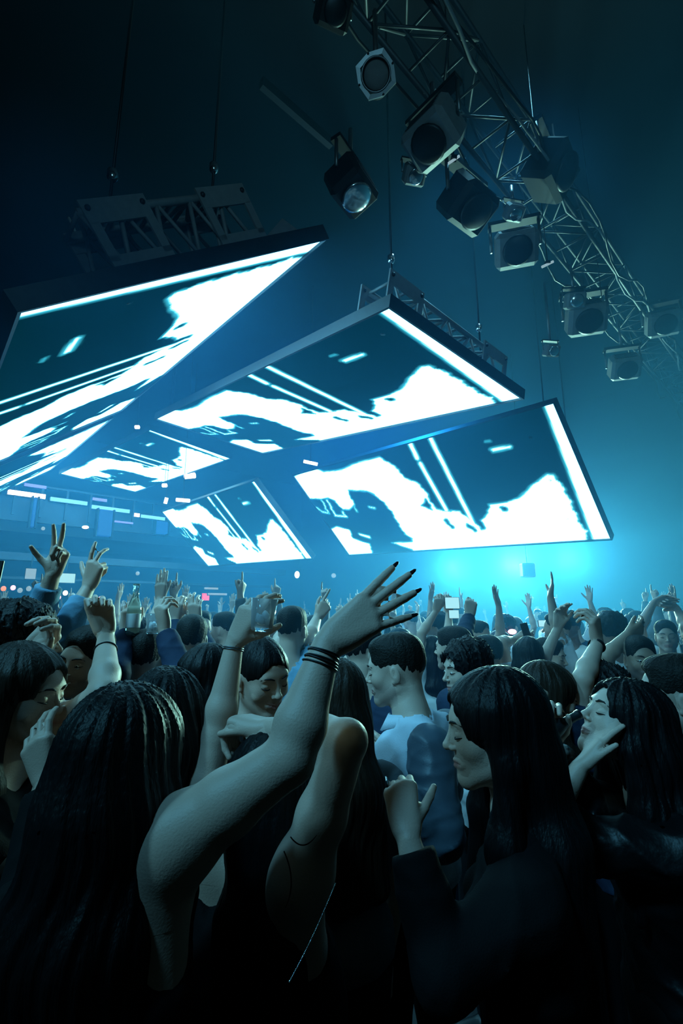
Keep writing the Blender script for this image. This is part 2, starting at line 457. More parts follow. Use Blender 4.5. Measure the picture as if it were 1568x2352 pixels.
#@@REST@@
# ------------------------------------------------------------------ figures: one smooth distance field per body, turned into a mesh
class Field:
    def __init__(s):
        s.pr = []; s.disp = None; s.cut = []
    def cone(s, a, b, ra, rb, k=0.02, op=1):
        a = np.array(a, float); b = np.array(b, float)
        c = (a + b) / 2; R = np.linalg.norm(b - a) / 2 + max(ra, rb)
        s.pr.append(('c', (a, b, ra, rb), k, op, c, R)); return s
    def ell(s, c, r, R=None, k=0.02, op=1):
        c = np.array(c, float); r = np.array([r, r, r], float) if np.isscalar(r) else np.array(r, float)
        R = np.eye(3) if R is None else np.asarray(R, float)
        s.pr.append(('e', (c, r, R), k, op, c, r.max())); return s
    def chain(s, pts, rs, k=0.02):
        for i in range(len(pts) - 1): s.cone(pts[i], pts[i + 1], rs[i], rs[i + 1], k)
        return s
    def plane(s, p, n, c=None, R=9.0):
        """remove what lies on the n side of the plane, within R of c"""
        n = nrm(n); s.cut.append((np.array(p, float), n, None if c is None else np.array(c, float), R)); return s
    def bounds(s):
        lo = np.min([p[4] - p[5] for p in s.pr if p[3] > 0], 0); hi = np.max([p[4] + p[5] for p in s.pr if p[3] > 0], 0)
        return lo, hi
    def ev(s, X, bc, hd):
        """X [B,n,3] points of blocks with centres bc and half diagonal hd"""
        D = np.full(X.shape[:2], 0.5)
        for typ, q, k, op, c, R in s.pr:
            msk = np.linalg.norm(bc - c, axis=1) < R + hd + k + 0.02
            if not msk.any(): continue
            Xp = X[msk]
            if typ == 'c':
                a, b, ra, rb = q
                ab = b - a; L2 = ab @ ab + 1e-12
                t = np.clip(((Xp - a) @ ab) / L2, 0, 1)
                # taper correction so that the cone's side is right
                d = np.linalg.norm(Xp - a - t[..., None] * ab, axis=-1) - (ra + (rb - ra) * t)
            else:
                cc, r, Rm = q
                p = (Xp - cc) @ Rm
                k0 = np.linalg.norm(p / r, axis=-1); k1 = np.linalg.norm(p / (r * r), axis=-1)
                d = k0 * (k0 - 1) / (k1 + 1e-9)
            a0 = D[msk]
            if op > 0:
                h = np.maximum(k - np.abs(a0 - d), 0) / max(k, 1e-6)
                D[msk] = np.minimum(a0, d) - h * h * k * 0.25
            else:
                d = -d
                h = np.maximum(k - np.abs(a0 - d), 0) / max(k, 1e-6)
                D[msk] = np.maximum(a0, d) + h * h * k * 0.25
        if s.disp is not None: D = D + s.disp(X)
        for p, n, c, R in s.cut:
            dd = (X - p) @ n
            if c is not None: dd = np.where(np.linalg.norm(X - c, axis=-1) < R, dd, -1)
            D = np.maximum(D, dd)
        return D
OFF8 = np.stack(np.meshgrid(*[np.arange(9)] * 3, indexing='ij'), -1).reshape(-1, 3)
def nets(field, res, keep=None, lo=None, hi=None):
    if lo is None: lo, hi = field.bounds()
    bs = 8 * res
    i0 = np.floor((lo - 2 * res) / bs).astype(int); i1 = np.ceil((hi + 2 * res) / bs).astype(int)
    B = np.stack(np.meshgrid(*[np.arange(i0[k], i1[k]) for k in range(3)], indexing='ij'), -1).reshape(-1, 3)
    bc = (B + 0.5) * bs
    if keep is not None:
        q = keep(bc); B = B[q]; bc = bc[q]
    if not len(B): return np.zeros((0, 3)), np.zeros((0, 4), int)
    hd = bs * 0.8661
    d = field.ev(bc[:, None, :], bc, 0.0 + hd)[:, 0]
    q = np.abs(d) < hd * 1.7; B = B[q]; bc = bc[q]
    if not len(B): return np.zeros((0, 3)), np.zeros((0, 4), int)
    G = (B[:, None, :] * 8 + OFF8[None])
    D = field.ev(G * res, bc, hd).reshape(-1, 9, 9, 9)
    S = D < 0
    c = [S[:, i:i + 8, j:j + 8, k:k + 8] for i in (0, 1) for j in (0, 1) for k in (0, 1)]
    cnt = sum(x.astype(np.int8) for x in c)
    act = (cnt > 0) & (cnt < 8)
    bi, ii, jj, kk = np.nonzero(act)
    acc = np.zeros((len(bi), 3)); num = np.zeros(len(bi))
    for ax in range(3):
        for u in (0, 1):
            for v in (0, 1):
                o0 = [0, 0, 0]; o0[(ax + 1) % 3] = u; o0[(ax + 2) % 3] = v
                o1 = list(o0); o1[ax] = 1
                a = D[bi, ii + o0[0], jj + o0[1], kk + o0[2]]; b = D[bi, ii + o1[0], jj + o1[1], kk + o1[2]]
                x = (a < 0) != (b < 0)
                t = np.where(x, a / np.where(x, a - b, 1), 0)
                p = np.tile(np.array(o0, float), (len(bi), 1)); p[:, ax] += t
                acc += p * x[:, None]; num += x
    loc = acc / num[:, None]
    cell = B[bi] * 8 + np.column_stack([ii, jj, kk])
    V = (cell + loc) * res
    base = cell.min(0) - 1; ext = (cell.max(0) - base + 3).astype(np.int64)
    def key(cc):
        cc = cc - base
        return (cc[:, 0] * ext[1] + cc[:, 1]) * ext[2] + cc[:, 2]
    K = key(cell); order = np.argsort(K); Ks = K[order]
    Fs = []
    for ax in range(3):
        a = S[:, :8, :8, :8]
        b = S[:, 1:, :8, :8] if ax == 0 else S[:, :8, 1:, :8] if ax == 1 else S[:, :8, :8, 1:]
        e = np.nonzero(a != b)
        if not len(e[0]): continue
        cc = B[e[0]] * 8 + np.column_stack(e[1:])
        neg = a[e]
        u = np.zeros(3, int); v = np.zeros(3, int); u[(ax + 1) % 3] = 1; v[(ax + 2) % 3] = 1
        ids = []; ok = np.ones(len(cc), bool)
        for q in (cc - u - v, cc - v, cc, cc - u):
            kq = key(q); pos = np.minimum(np.searchsorted(Ks, kq), len(Ks) - 1)
            ok &= Ks[pos] == kq; ids.append(order[pos])
        f = np.stack(ids, -1)[ok]; ng = neg[ok]
        f[~ng] = f[~ng][:, ::-1]
        Fs.append(f)
    return V, np.concatenate(Fs) if Fs else np.zeros((0, 4), int)
def multi(field, base, regions):
    """regions: (a, b, radius, res), finest first; coarse elsewhere"""
    regions = sorted(regions, key=lambda r: r[3])
    def inside(bc, a, b, R):
        ab = b - a; t = np.clip(((bc - a) @ ab) / (ab @ ab + 1e-9), 0, 1)
        return np.linalg.norm(bc - a - t[:, None] * ab, axis=1) < R
    levels = sorted({r[3] for r in regions if r[3] < base}) + [base]
    VV, FF, n = [], [], 0
    for lv in levels:
        bs = 8 * lv
        fin = [r for r in regions if r[3] < lv]; mine = [r for r in regions if r[3] == lv]
        def keep(bc):
            k = np.zeros(len(bc), bool)
            if lv == base: k[:] = True
            for a, b, R, _ in mine: k |= inside(bc, a, b, R + bs * 0.45)
            for a, b, R, _ in fin: k &= ~inside(bc, a, b, R - bs * 0.90)
            return k
        lo = hi = None
        if lv != base:
            lo = np.min([np.minimum(a, b) - R - bs for a, b, R, _ in mine], 0); hi = np.max([np.maximum(a, b) + R + bs for a, b, R, _ in mine], 0)
        V, F = nets(field, lv, keep, lo, hi)
        VV.append(V); FF.append(F + n); n += len(V)
    return np.concatenate(VV), np.concatenate(FF)

def rotz(a): c, s_ = math.cos(a), math.sin(a); return np.array([[c, -s_, 0], [s_, c, 0], [0, 0, 1]])
def rotx(a): c, s_ = math.cos(a), math.sin(a); return np.array([[1, 0, 0], [0, c, -s_], [0, s_, c]])
def roty(a): c, s_ = math.cos(a), math.sin(a); return np.array([[c, 0, s_], [0, 1, 0], [-s_, 0, c]])

FINGER_L = [(0.043, 0.026, 0.022), (0.048, 0.030, 0.023), (0.044, 0.028, 0.022), (0.034, 0.021, 0.019)]
POSES = {   # per finger (curl at knuckle, middle, tip) in degrees, spread in degrees; thumb (spread, curl)
    'open':    ([(6, 8, 5)] * 4, [9, 2, -5, -13], (48, 12)),
    'splay':   ([(2, 6, 4), (0, 5, 3), (3, 6, 4), (8, 8, 5)], [14, 3, -9, -21], (55, 10)),
    'relaxed': ([(22, 28, 15), (28, 32, 18), (33, 36, 20), (36, 38, 20)], [5, 1, -3, -8], (35, 25)),
    'fist':    ([(78, 92, 55)] * 4, [2, 0, -2, -4], (22, 55)),
    'peace':   ([(4, 8, 5), (8, 10, 5), (75, 90, 50), (78, 90, 50)], [12, -6, -2, -4], (58, 18)),
    'horns':   ([(6, 10, 5), (28, 30, 15), (80, 90, 50), (78, 85, 50)], [10, 2, -2, -6], (60, 10)),
    'point':   ([(5, 8, 5), (70, 85, 50), (76, 90, 50), (78, 90, 50)], [2, 0, -2, -4], (40, 35)),
    'grip':    ([(38, 50, 30), (42, 50, 32), (46, 52, 32), (50, 52, 32)], [4, 1, -2, -5], (42, 38)),
    'cup':     ([(20, 35, 25), (25, 38, 25), (30, 42, 25), (35, 45, 25)], [8, 2, -4, -10], (50, 20)),
    'flat':    ([(8, 5, 3)] * 4, [2, 0, -1, -3], (25, 8)),
    'splayf':  ([(2, 6, 4), (0, 5, 3), (3, 6, 4), (8, 8, 5)], [10, 2, -6, -17], (12, 50)),
    'knuckle':  ([(58, 66, 30), (64, 66, 30), (68, 66, 30), (70, 66, 30)], [4, 1, -2, -5], (50, 10)),
    'bent':    ([(60, 50, 25), (62, 48, 25), (64, 50, 25), (60, 50, 25)], [3, 1, -1, -4], (20, 20)),
}
def add_hand(F, wrist, d, t, side, pose, s=1.0):
    """wrist point, finger direction d, thumb-side direction t; returns frame info"""
    d = nrm(d); t = nrm(np.array(t, float) - d * (np.array(t) @ d))
    n = nrm(np.cross(t, d)) * (1 if side == 'R' else -1)           # palm normal
    curls, spread, thumb = POSES[pose]
    w0 = np.array(wrist, float)
    def pt(x, y, z): return w0 + s * (x * t + y * d + z * n)
    kx = [0.027, 0.009, -0.010, -0.028]; ky = [0.088, 0.092, 0.087, 0.078]
    tips = []
    for i in range(4):
        F.cone(pt(kx[i] * 0.55, 0.010, 0), pt(kx[i], ky[i], -0.002), 0.0155 * s, 0.0125 * s, 0.014 * s)
    F.ell(pt(0.012, 0.035, 0.007), np.array([0.016, 0.03, 0.012]) * s, frame(n, t) @ np.array([[1, 0, 0], [0, 1, 0], [0, 0, 1]]), 0.012 * s)
    F.ell(pt(-0.022, 0.035, 0.005), np.array([0.012, 0.03, 0.012]) * s, frame(n, t), 0.012 * s)
    for i in range(4):
        p = pt(kx[i], ky[i], -0.001)
        sp = math.radians(spread[i])
        dir0 = math.cos(sp) * d + math.sin(sp) * t
        ang = 0; q = p; r = [0.0098, 0.0088, 0.0080, 0.0066]
        if i == 3: r = [0.0086, 0.0077, 0.0070, 0.0058]
        for j in range(3):
            ang += math.radians(curls[i][j])
            dr = math.cos(ang) * dir0 + math.sin(ang) * n
            q2 = q + dr * FINGER_L[i][j] * s
            F.cone(q, q2, r[j] * s, r[j + 1] * s, 0.004 * s if j == 0 else 0.002 * s)
            q = q2
        tips.append((q, dr, n))
    sp, cu = math.radians(thumb[0]), math.radians(thumb[1])
    p = pt(0.016, 0.018, 0.006)
    d1 = math.cos(sp) * d + math.sin(sp) * (0.93 * t + 0.36 * n)
    q1 = p + nrm(d1) * 0.044 * s
    F.cone(p, q1, 0.0155 * s, 0.0115 * s, 0.012 * s)
    d2 = nrm(nrm(d1) * math.cos(cu) + (d * 0.55 - t * 0.35 + n * 0.5) * math.sin(cu))
    q2 = q1 + d2 * 0.032 * s
    F.cone(q1, q2, 0.0108 * s, 0.0098 * s, 0.003 * s)
    d3 = nrm(nrm(d2) * math.cos(cu * 0.7) + (d * 0.5 - t * 0.5 + n * 0.4) * math.sin(cu * 0.7))
    q3 = q2 + d3 * 0.026 * s
    F.cone(q2, q3, 0.0098 * s, 0.0074 * s, 0.002 * s)
    tips.append((q3, d3, n))
    return dict(tips=tips, t=t, d=d, n=n, centre=pt(0, 0.085, 0.035), wrist=w0, palm=pt(0, 0.055, 0))

def head_prims(F, C, R, s=1.0, female=True, smile=0.0, detail=True):
    def p(x, y, z): return C + R @ (np.array([x, y, z]) * s)
    def e(x, y, z, rx, ry, rz, k=0.02, op=1, Rl=None): F.ell(p(x, y, z), np.array([rx, ry, rz]) * s, R if Rl is None else R @ Rl, k * s, op)
    def c(a, b, ra, rb, k=0.02, op=1): F.cone(p(*a), p(*b), ra * s, rb * s, k * s, op)
    e(0, -0.020, 0.030, 0.073, 0.094, 0.086, 0.02)
    e(0, 0.030, 0.020, 0.062, 0.062, 0.065, 0.03)
    e(0, 0.030, -0.040, 0.054, 0.058, 0.066, 0.03)
    j = 0.046 if female else 0.053
    for x in (-1, 1):
        c((x * j, -0.005, -0.055), (x * 0.012, 0.070, -0.098), 0.014, 0.014, 0.035)
        e(x * 0.036, 0.060, -0.024, 0.017, 0.016, 0.017, 0.035)
    e(0, 0.073, -0.099, 0.016, 0.014, 0.014, 0.02)
    if not detail:
        c((0, 0.088, 0.008), (0, 0.108, -0.028), 0.007, 0.011, 0.01)
        for x in (-1, 1):
            e(x * 0.031, 0.094, 0.003, 0.015, 0.010, 0.010, 0.008, -1)
            e(x * 0.074, -0.008, -0.012, 0.009, 0.017, 0.030, 0.005)
        e(0, 0.090, -0.063, 0.022, 0.008, 0.009, 0.006)
        return
    c((-0.034, 0.078, 0.024), (0.034, 0.078, 0.024), 0.010, 0.010, 0.018)
    for x in (-1, 1):
        e(x * 0.031, 0.100, 0.002, 0.018, 0.015, 0.013, 0.012, -1)
        e(x * 0.031, 0.078, 0.001, 0.0145, 0.0125, 0.0115, 0.004)
    c((0, 0.085, 0.016), (0, 0.108, -0.024), 0.0065, 0.0075, 0.012)
    e(0, 0.107, -0.028, 0.0095, 0.010, 0.0085, 0.008)
    for x in (-1, 1):
        e(x * 0.0125, 0.096, -0.031, 0.0062, 0.009, 0.0062, 0.004)
        e(x * 0.006, 0.100, -0.0385, 0.0032, 0.0045, 0.003, 0.002, -1)
    sm = smile
    e(0, 0.080, -0.062, 0.030, 0.016, 0.018, 0.012)
    for x in (-1, 1):
        c((x * 0.002, 0.0945, -0.0585), (x * (0.020 + 0.006 * sm), 0.084 - 0.004 * sm, -0.0625 + 0.008 * sm), 0.0048, 0.0025, 0.003)
        c((x * 0.001, 0.0935, -0.0695), (x * (0.017 + 0.006 * sm), 0.084 - 0.003 * sm, -0.065 + 0.007 * sm), 0.0055, 0.0028, 0.003)
        c((0, 0.1005, -0.0638), (x * (0.024 + 0.006 * sm), 0.088 - 0.004 * sm, -0.0635 + 0.009 * sm), 0.0026, 0.0018, 0.0015, -1)
        if sm > 0: e(x * 0.046, 0.062, -0.038, 0.014, 0.012, 0.013, 0.012)
        # ear
        e(x * 0.074, -0.008, -0.010, 0.0075, 0.017, 0.030, 0.005, 1, rotx(-0.15))
        e(x * 0.084, -0.004, -0.004, 0.0065, 0.009, 0.017, 0.003, -1, rotx(-0.15))
        e(x * 0.073, 0.001, -0.034, 0.006, 0.008, 0.009, 0.004)

def strand(fx=55, fz=5, amp=0.003, seed=0, R=None, C=None):
    r = np.random.RandomState(seed); ph = r.rand(8) * 6.28
    def f(X):
        Y = X if R is None else (X - C) @ R
        a = np.arctan2(Y[..., 0], Y[..., 1] + 0.02) if C is not None else Y[..., 0] * 8
        z = Y[..., 2]
        wv = 1.2 * np.sin(z * 14 + ph[0]) + 0.7 * np.sin(z * 31 + ph[1])
        return amp * (np.sin(a * 13 + wv + ph[2]) * 0.5 + np.sin(a * 29 + 2 * wv + ph[3] + z * fz) * 0.35 + 0.25 * np.sin(a * fx + 2.5 * wv + ph[4]))
    return f
def folds(amp=0.004, seed=0, f=24):
    r = np.random.RandomState(seed); A = r.randn(5, 3); A /= np.linalg.norm(A, axis=1)[:, None]; ph = r.rand(5) * 6.28
    A[:, 2] *= 1.3
    def g(X):
        s = 0; q = 0
        for i in range(5):
            w_ = np.sin((X @ A[i]) * f * (0.55 + 0.4 * i) + ph[i] + (1.3 * s if i else 0)); s = s + w_ / (1 + 0.5 * i)
            q = q + (1 - np.abs(w_)) ** 3 / (1 + 0.4 * i)
        return -amp * (q - 0.45)
    return g

def W3(v):
    return v[0] * np.array([1, 0, 0]) + v[1] * np.array([0, -math.sin(PITCH), math.cos(PITCH)]) + v[2] * np.array([0, math.cos(PITCH), math.sin(PITCH)])
def person(spec):
    """builds one figure. spec keys: head (world point of head centre), yaw, pitch, roll (deg), body_yaw, hair, top, arms {L:{elbow,wrist,dir,thumb,pose}, R:...}"""
    g = spec.get
    C = np.array(spec['head'], float)
    female = g('female', True)
    lod = g('lod', 0)               # 0 hero, 1 middle, 2 far
    hs = g('hs', 1.0 if female else 1.04)
    yaw = math.radians(g('yaw', 0)); by = math.radians(g('body_yaw', g('yaw', 0)))
    R = rotz(yaw) @ rotx(math.radians(g('pitch', 0))) @ roty(math.radians(g('roll', 0)))
    Ry = rotz(yaw); Rb = rotz(by)
    H = C[2] + 0.12 * hs; s = H / 1.72
    s = max(s, 0.93) if g('stoop', True) else s
    lean = np.array([*g('lean', (0, 0)), 0.0])
    # neck base under the head, feet under the pelvis
    nb = C + R @ np.array([0, -0.030, -0.075]) * hs
    neck0 = C + R @ np.array([0, -0.030, -0.035]) * hs
    neckb = np.array([C[0], C[1], C[2] - 0.222 * hs]) + Rb @ np.array([0, -0.045, 0]) + np.array([*g('neck_off', (0, 0, 0))])
    sh_w = (0.165 if female else 0.195) * s * g('broad', 1.0)
    bh = neckb[2]
    pel = np.array([neckb[0], neckb[1], 0.0]) + lean; pel[2] = min(0.93 * s, bh - 0.42)
    foot = np.array([pel[0], pel[1], 0.0])
    # where the shirt of the body sits
    def B(x, y, f):   # f 0 = pelvis, 1 = neck base
        c = pel + (neckb - pel) * f
        return c + Rb @ np.array([x, y, 0])
    F = Field()
    chest_f = 0.72
    def torso(F, add=0.0, k=0.03):
        dz = (neckb - pel); L = np.linalg.norm(dz); z = dz / L
        Rt = np.column_stack([Rb[:, 0] - z * (Rb[:, 0] @ z), Rb[:, 1] - z * (Rb[:, 1] @ z), z]); Rt[:, 0] = nrm(Rt[:, 0]); Rt[:, 1] = nrm(Rt[:, 1])
        wd = s * g('broad', 1.0)
        F.ell(B(0, 0.0, 0.68), (0.145 * wd + add, 0.100 * s + add, 0.34 * L + add), Rt, k)
        F.ell(B(0, 0.005, 0.32), ((0.125 if female else 0.14) * wd + add, 0.092 * s + add, 0.27 * L + add), Rt, k)
        F.ell(B(0, -0.01, 0.02), ((0.160 if female else 0.155) * wd + add, 0.108 * s + add, 0.13 + add), Rt, k)
        if female:
            for x in (-1, 1): F.ell(B(x * 0.068 * s, 0.082 * s, 0.66), (0.052 + add, 0.045 + add, 0.052 + add), Rt, 0.03)
        else:
            F.ell(B(0, 0.055, 0.74), (0.12 * s + add, 0.05 + add, 0.075 + add), Rt, 0.04)
        return Rt
    Rt = torso(F)
    # shoulders
    SHp = {}
    for sd, x in (('L', -1), ('R', 1)):
        p0 = B(x * sh_w, -0.005, 0.90) + np.array([0, 0, 0.0])
        a = g('arms', {}).get(sd) or {}
        if a.get('shoulder') is not None: p0 = np.array(a['shoulder'], float)
        elif a.get('up'): p0 = p0 + np.array([0, 0, 0.035]) - Rb @ np.array([x * 0.02, 0, 0])
        SHp[sd] = p0
    nr = (0.047 if female else 0.056) * hs
    F.cone(neck0, neckb + np.array([0, 0, 0.02]), nr, nr * 1.1, 0.03)
    for sd in 'LR':
        F.cone(neckb + np.array([0, 0, -0.01]), SHp[sd], 0.042 * s, 0.046 * s, 0.04)
        F.cone(neckb + np.array([0, 0, 0.05]), neckb + (SHp[sd] - neckb) * 0.55, 0.036 * s, 0.034 * s, 0.05)
        F.cone(SHp[sd] + (neckb - SHp[sd]) * 0.12 - np.array([0, 0, 0.03]), B((-1 if sd == 'L' else 1) * 0.095 * s, -0.005, 0.52), 0.050 * s, 0.062 * s, 0.06)
    arms = {}
    thick = g('thick', 1.0 if female else 1.15)
    regions = []
    ares = {0: 0.0065, 1: 0.009, 2: 0.014}[lod]
    hres = {0: 0.003, 1: 0.0045, 2: 0.0075}[lod]
    fres = {0: 0.0026, 1: 0.0042, 2: 0.0075}[lod]
    bres = {0: 0.014, 1: 0.016, 2: 0.02}[lod]
    ares = g('ares', ares)
    Hh = {}
    for sd, x in (('L', -1), ('R', 1)):
        a = dict(g('arms', {}).get(sd) or {})
        S = SHp[sd]; ua = 0.285 * s; fa = 0.25 * s
        if a.get('e') is not None: a['elbow'] = reach(S, a['e'][0], a['e'][1], ua, a.get('en', True))
        if a.get('eo') is not None: a['elbow'] = S + nrm(Rb @ np.array(a['eo'], float)) * ua
        if a.get('w') is not None: a['wrist'] = reach(a['elbow'], a['w'][0], a['w'][1], fa, a.get('wn', True))
        if a.get('wo') is not None: a['wrist'] = a['elbow'] + nrm(Rb @ np.array(a['wo'], float)) * fa
        if a.get('E') is not None: a['elbow'] = P(*a['E'])
        if a.get('W') is not None: a['wrist'] = P(*a['W'])
        if a.get('E') is not None and os.environ.get('DBG'): print('ARM', sd, spec['label'][:30], 'upper %.3f (%.3f) fore %.3f (%.3f)' % (np.linalg.norm(a['elbow'] - S), ua, np.linalg.norm(a['wrist'] - a['elbow']), fa))
        if a.get('cd') is not None: a['dir'] = W3(a['cd'])
        if a.get('ct') is not None: a['thumb'] = W3(a['ct'])
        if a.get('elbow') is None:
            a['elbow'] = S + nrm(Rb @ np.array([x * 0.13, -0.02, -1])) * ua
            a['wrist'] = a['elbow'] + nrm(Rb @ np.array([x * 0.03, 0.25, -1])) * fa
            a.setdefault('pose', 'relaxed'); a['dir'] = a['wrist'] - a['elbow']; a['thumb'] = Rb @ np.array([0, 1.0, 0])
        E = np.array(a['elbow'], float); W_ = np.array(a['wrist'], float)
        tk = thick * a.get('tk', 1.0)
        mid = S + (E - S) * 0.45
        F.ell(S + (E - S) * 0.06, 0.052 * s * tk, None, 0.035)
        F.cone(S, mid, 0.049 * s * tk, 0.044 * s * tk, 0.03); F.cone(mid, E, 0.044 * s * tk, 0.036 * s * tk, 0.02)
        fm = E + (W_ - E) * 0.28
        F.cone(E, fm, 0.036 * s * tk, 0.0385 * s * tk, 0.012); F.cone(fm, W_, 0.0385 * s * tk, 0.0235 * s * min(tk, 1.15), 0.015)
        d = a.get('dir'); d = (W_ - E) if d is None else np.array(d, float)
        t = a.get('thumb'); t = Rb @ np.array([0, 1.0, 0]) if t is None else np.array(t, float)
        if abs(nrm(d) @ nrm(t)) > 0.97: t = t + np.array([0.3, 0.4, 0.1])
        Hh[sd] = add_hand(F, W_ + nrm(d) * 0.01, d, t, sd, a.get('pose', 'relaxed'), (0.96 if female else 1.06) * a.get('hsz', 1.0))
        arms[sd] = (S, E, W_, a)
        if a.get('fine', True) and not (lod == 2 and a.get('pose') is None):
            hc = W_ + nrm(d) * 0.09
            regions.append((hc, hc, 0.125, fres))
            regions.append((S, E, 0.085, ares)); regions.append((E, W_, 0.07, ares))
    head_prims(F, C, R, hs, female, g('smile', 0.0), lod < 2)
    regions.append((C, C, 0.16 * hs, hres)); regions.append((neck0, neckb, 0.10, ares))
    # legs and feet
    hipw = 0.088 * s
    lean_k = pel[2] / 2
    knees = {}
    for sd, x in (('L', -1), ('R', 1)):
        hp = pel + Rb @ np.array([x * hipw, 0, -0.02]); kn = foot + Rb @ np.array([x * 0.10 * s, 0.03, 0]) + np.array([0, 0, pel[2] * 0.53]); an = foot + Rb @ np.array([x * 0.10 * s, -0.03, 0.09])
        F.cone(hp, kn, 0.080 * s, 0.052 * s, 0.03); F.cone(kn, an, 0.052 * s, 0.036 * s, 0.02)
        F.cone(an - np.array([0, 0, 0.045]), an + Rb @ np.array([0, 0.13, -0.055]), 0.036, 0.026, 0.02)
        knees[sd] = (hp, kn, an)
    root = empty('person', foot)
    tag(root, spec['label'], 'person', g('group'))
    V, Q = multi(F, bres, regions)
    V[:, 2] = np.maximum(V[:, 2], 0.004)
    # tint: lips, lids, knuckles
    tint = np.ones((len(V), 3), np.float32)
    Lc = (V - C) @ R / hs
    lip = np.exp(-(((Lc[:, 0]) / 0.024) ** 4) - ((Lc[:, 2] + 0.064 - (0.008 * g('smile', 0)) * (Lc[:, 0] / 0.022) ** 2) / 0.0085) ** 4) * (Lc[:, 1] > 0.07)
    tint *= 1 - lip[:, None] * np.array([0.25, 0.55, 0.5])
    if not female:
        st = (np.exp(-((Lc[:, 2] + 0.075) / 0.035) ** 4) * (Lc[:, 1] > 0.0)) * (np.linalg.norm(Lc, axis=1) < 0.17) * g('stubble', 0.25)
        tint *= 1 - st[:, None] * np.array([0.9, 0.9, 0.8])
    skin = M[g('skin', 'skin')]
    mesh_obj('body', V, Q, skin, root, foot, True, tint)
    # ---- face details
    if lod < 2 and g('face', True):
        for x in (-1, 1):
            br = MB().tube([C + R @ (np.array([x * q[0], q[1], q[2]]) * hs) for q in ((0.013, 0.0965, 0.022), (0.026, 0.0955, 0.0275), (0.039, 0.0885, 0.0275), (0.050, 0.076, 0.020))], [0.0022 * hs, 0.003 * hs, 0.0025 * hs, 0.001], 6)
            br.build('eyebrow', M['lash'], root)
            zz = -0.0035 if g('eyes', 'closed') == 'closed' else 0.001
            if g('eyes', 'closed') != 'closed':
                eye = MB().ball(C + R @ (np.array([x * 0.031, 0.0815, -0.0005]) * hs), 0.0105 * hs, 12).build('eye', M['teeth'], root)
                MB().ball(C + R @ (np.array([x * 0.031, 0.0875, -0.0005]) * hs), 0.0055 * hs, 10).build('iris', M['lash'], eye)
            MB().tube([C + R @ (np.array([x * q[0], q[1], q[2] + zz]) * hs) for q in ((0.018, 0.0855, -0.001), (0.025, 0.0912, -0.003), (0.033, 0.0917, -0.0035), (0.041, 0.087, -0.0015), (0.048, 0.079, 0.001))], [0.0006, 0.0016 * hs, 0.002 * hs, 0.0018 * hs, 0.0007], 6).build('eyelashes', M['lash'], root)
        if g('teeth'):
            MB().tube([C + R @ (np.array(q) * hs) for q in ((-0.017, 0.088, -0.058), (-0.008, 0.0955, -0.062), (0.008, 0.0955, -0.062), (0.017, 0.088, -0.058))], 0.0035 * hs, 6).build('teeth', M['teeth'], root)
    # ---- hair
    hair = g('hair', 'short'); hm_ = M[g('hair_mat', 'hair_black' if hair != 'short' else 'hair_short')]
    G = Field()
    def hp_(x, y, z): return C + R @ (np.array([x, y, z]) * hs)
    th = {'short': 0.0008, 'slick': 0.003}.get(hair, 0.011)
    sz = g('hair_size', 1.0)
    G.ell(hp_(0, -0.022, 0.031 if hair != 'short' else 0.0335), np.array([0.073 + th, 0.094 + th, 0.086 + th]) * hs * sz, R, 0.01)
    G.ell(hp_(0, 0.028, 0.033), np.array([0.064, 0.063, 0.060]) * hs * sz + th * 0.6, R, 0.03)
    if hair == 'short':
        G.ell(hp_(0, 0.040, 0.088), np.array([0.050, 0.045, 0.030]) * hs, R, 0.03)
        G.ell(hp_(0, -0.02, 0.072), np.array([0.070, 0.085, 0.056]) * hs, R, 0.03)
    if hair == 'curly':
        G.ell(hp_(0, -0.02, 0.06), np.array([0.098, 0.108, 0.085]) * hs * sz, R, 0.03)
    fo = (0.068, 0.078, 0.098) if hair in ('slick', 'bun') else (0.066, 0.076, 0.108)
    G.ell(hp_(0, 0.118, -0.026 if hair in ('slick', 'bun') else -0.022), np.array(fo) * hs, R, 0.010, -1)       # face opening
    if hair in ('short', 'slick', 'bun', 'curly'):
        for x in (-1, 1): G.ell(hp_(x * 0.088, 0.022, -0.045), np.array([0.036, 0.048, 0.056]) * hs, R, 0.01, -1)   # round the ears
        G.plane(hp_(0, 0, -0.055), R @ np.array([0, -0.15, -1.0]))
    if hair == 'slick' or hair == 'bun':
        bc_ = hp_(0, -0.125, g('bun_z', 0.03)); G.ell(bc_, 0.034 * hs, None, 0.01)
    hr = {0: 0.0042, 1: 0.006, 2: 0.010}[lod]
    if hair in ('long', 'wavy', 'bob'):
        Ln = {'bob': 0.20, 'long': 0.46, 'wavy': 0.44}[hair] * g('hair_len', 1.0)
        wv = 1.25 if hair == 'wavy' else 1.0
        # back curtain
        o_ = C + R @ (np.array([0, -0.045, -0.02]) * hs)
        back = Ry @ np.array([0, -1.0, 0])
        bk = neckb + back * 0.055; low = bk + np.array([0, 0, -Ln + 0.2]) + back * 0.03
        o_ = o_ + back * 0.018
        G.ell(o_ + np.array([0, 0, -0.05]), np.array([0.086 * wv, 0.066, 0.13]) * hs, Ry, 0.04)
        G.cone(o_ + back * 0.01 + np.array([0, 0, -0.05]), bk, 0.074 * wv * hs, 0.072 * wv, 0.04)
        for x in (-1, 0, 1):
            sidev = Ry @ np.array([x * 0.055 * wv, 0, 0])
            G.cone(bk + sidev * 0.8, low + sidev * 1.25, 0.058 * wv, 0.034 * wv, 0.05)
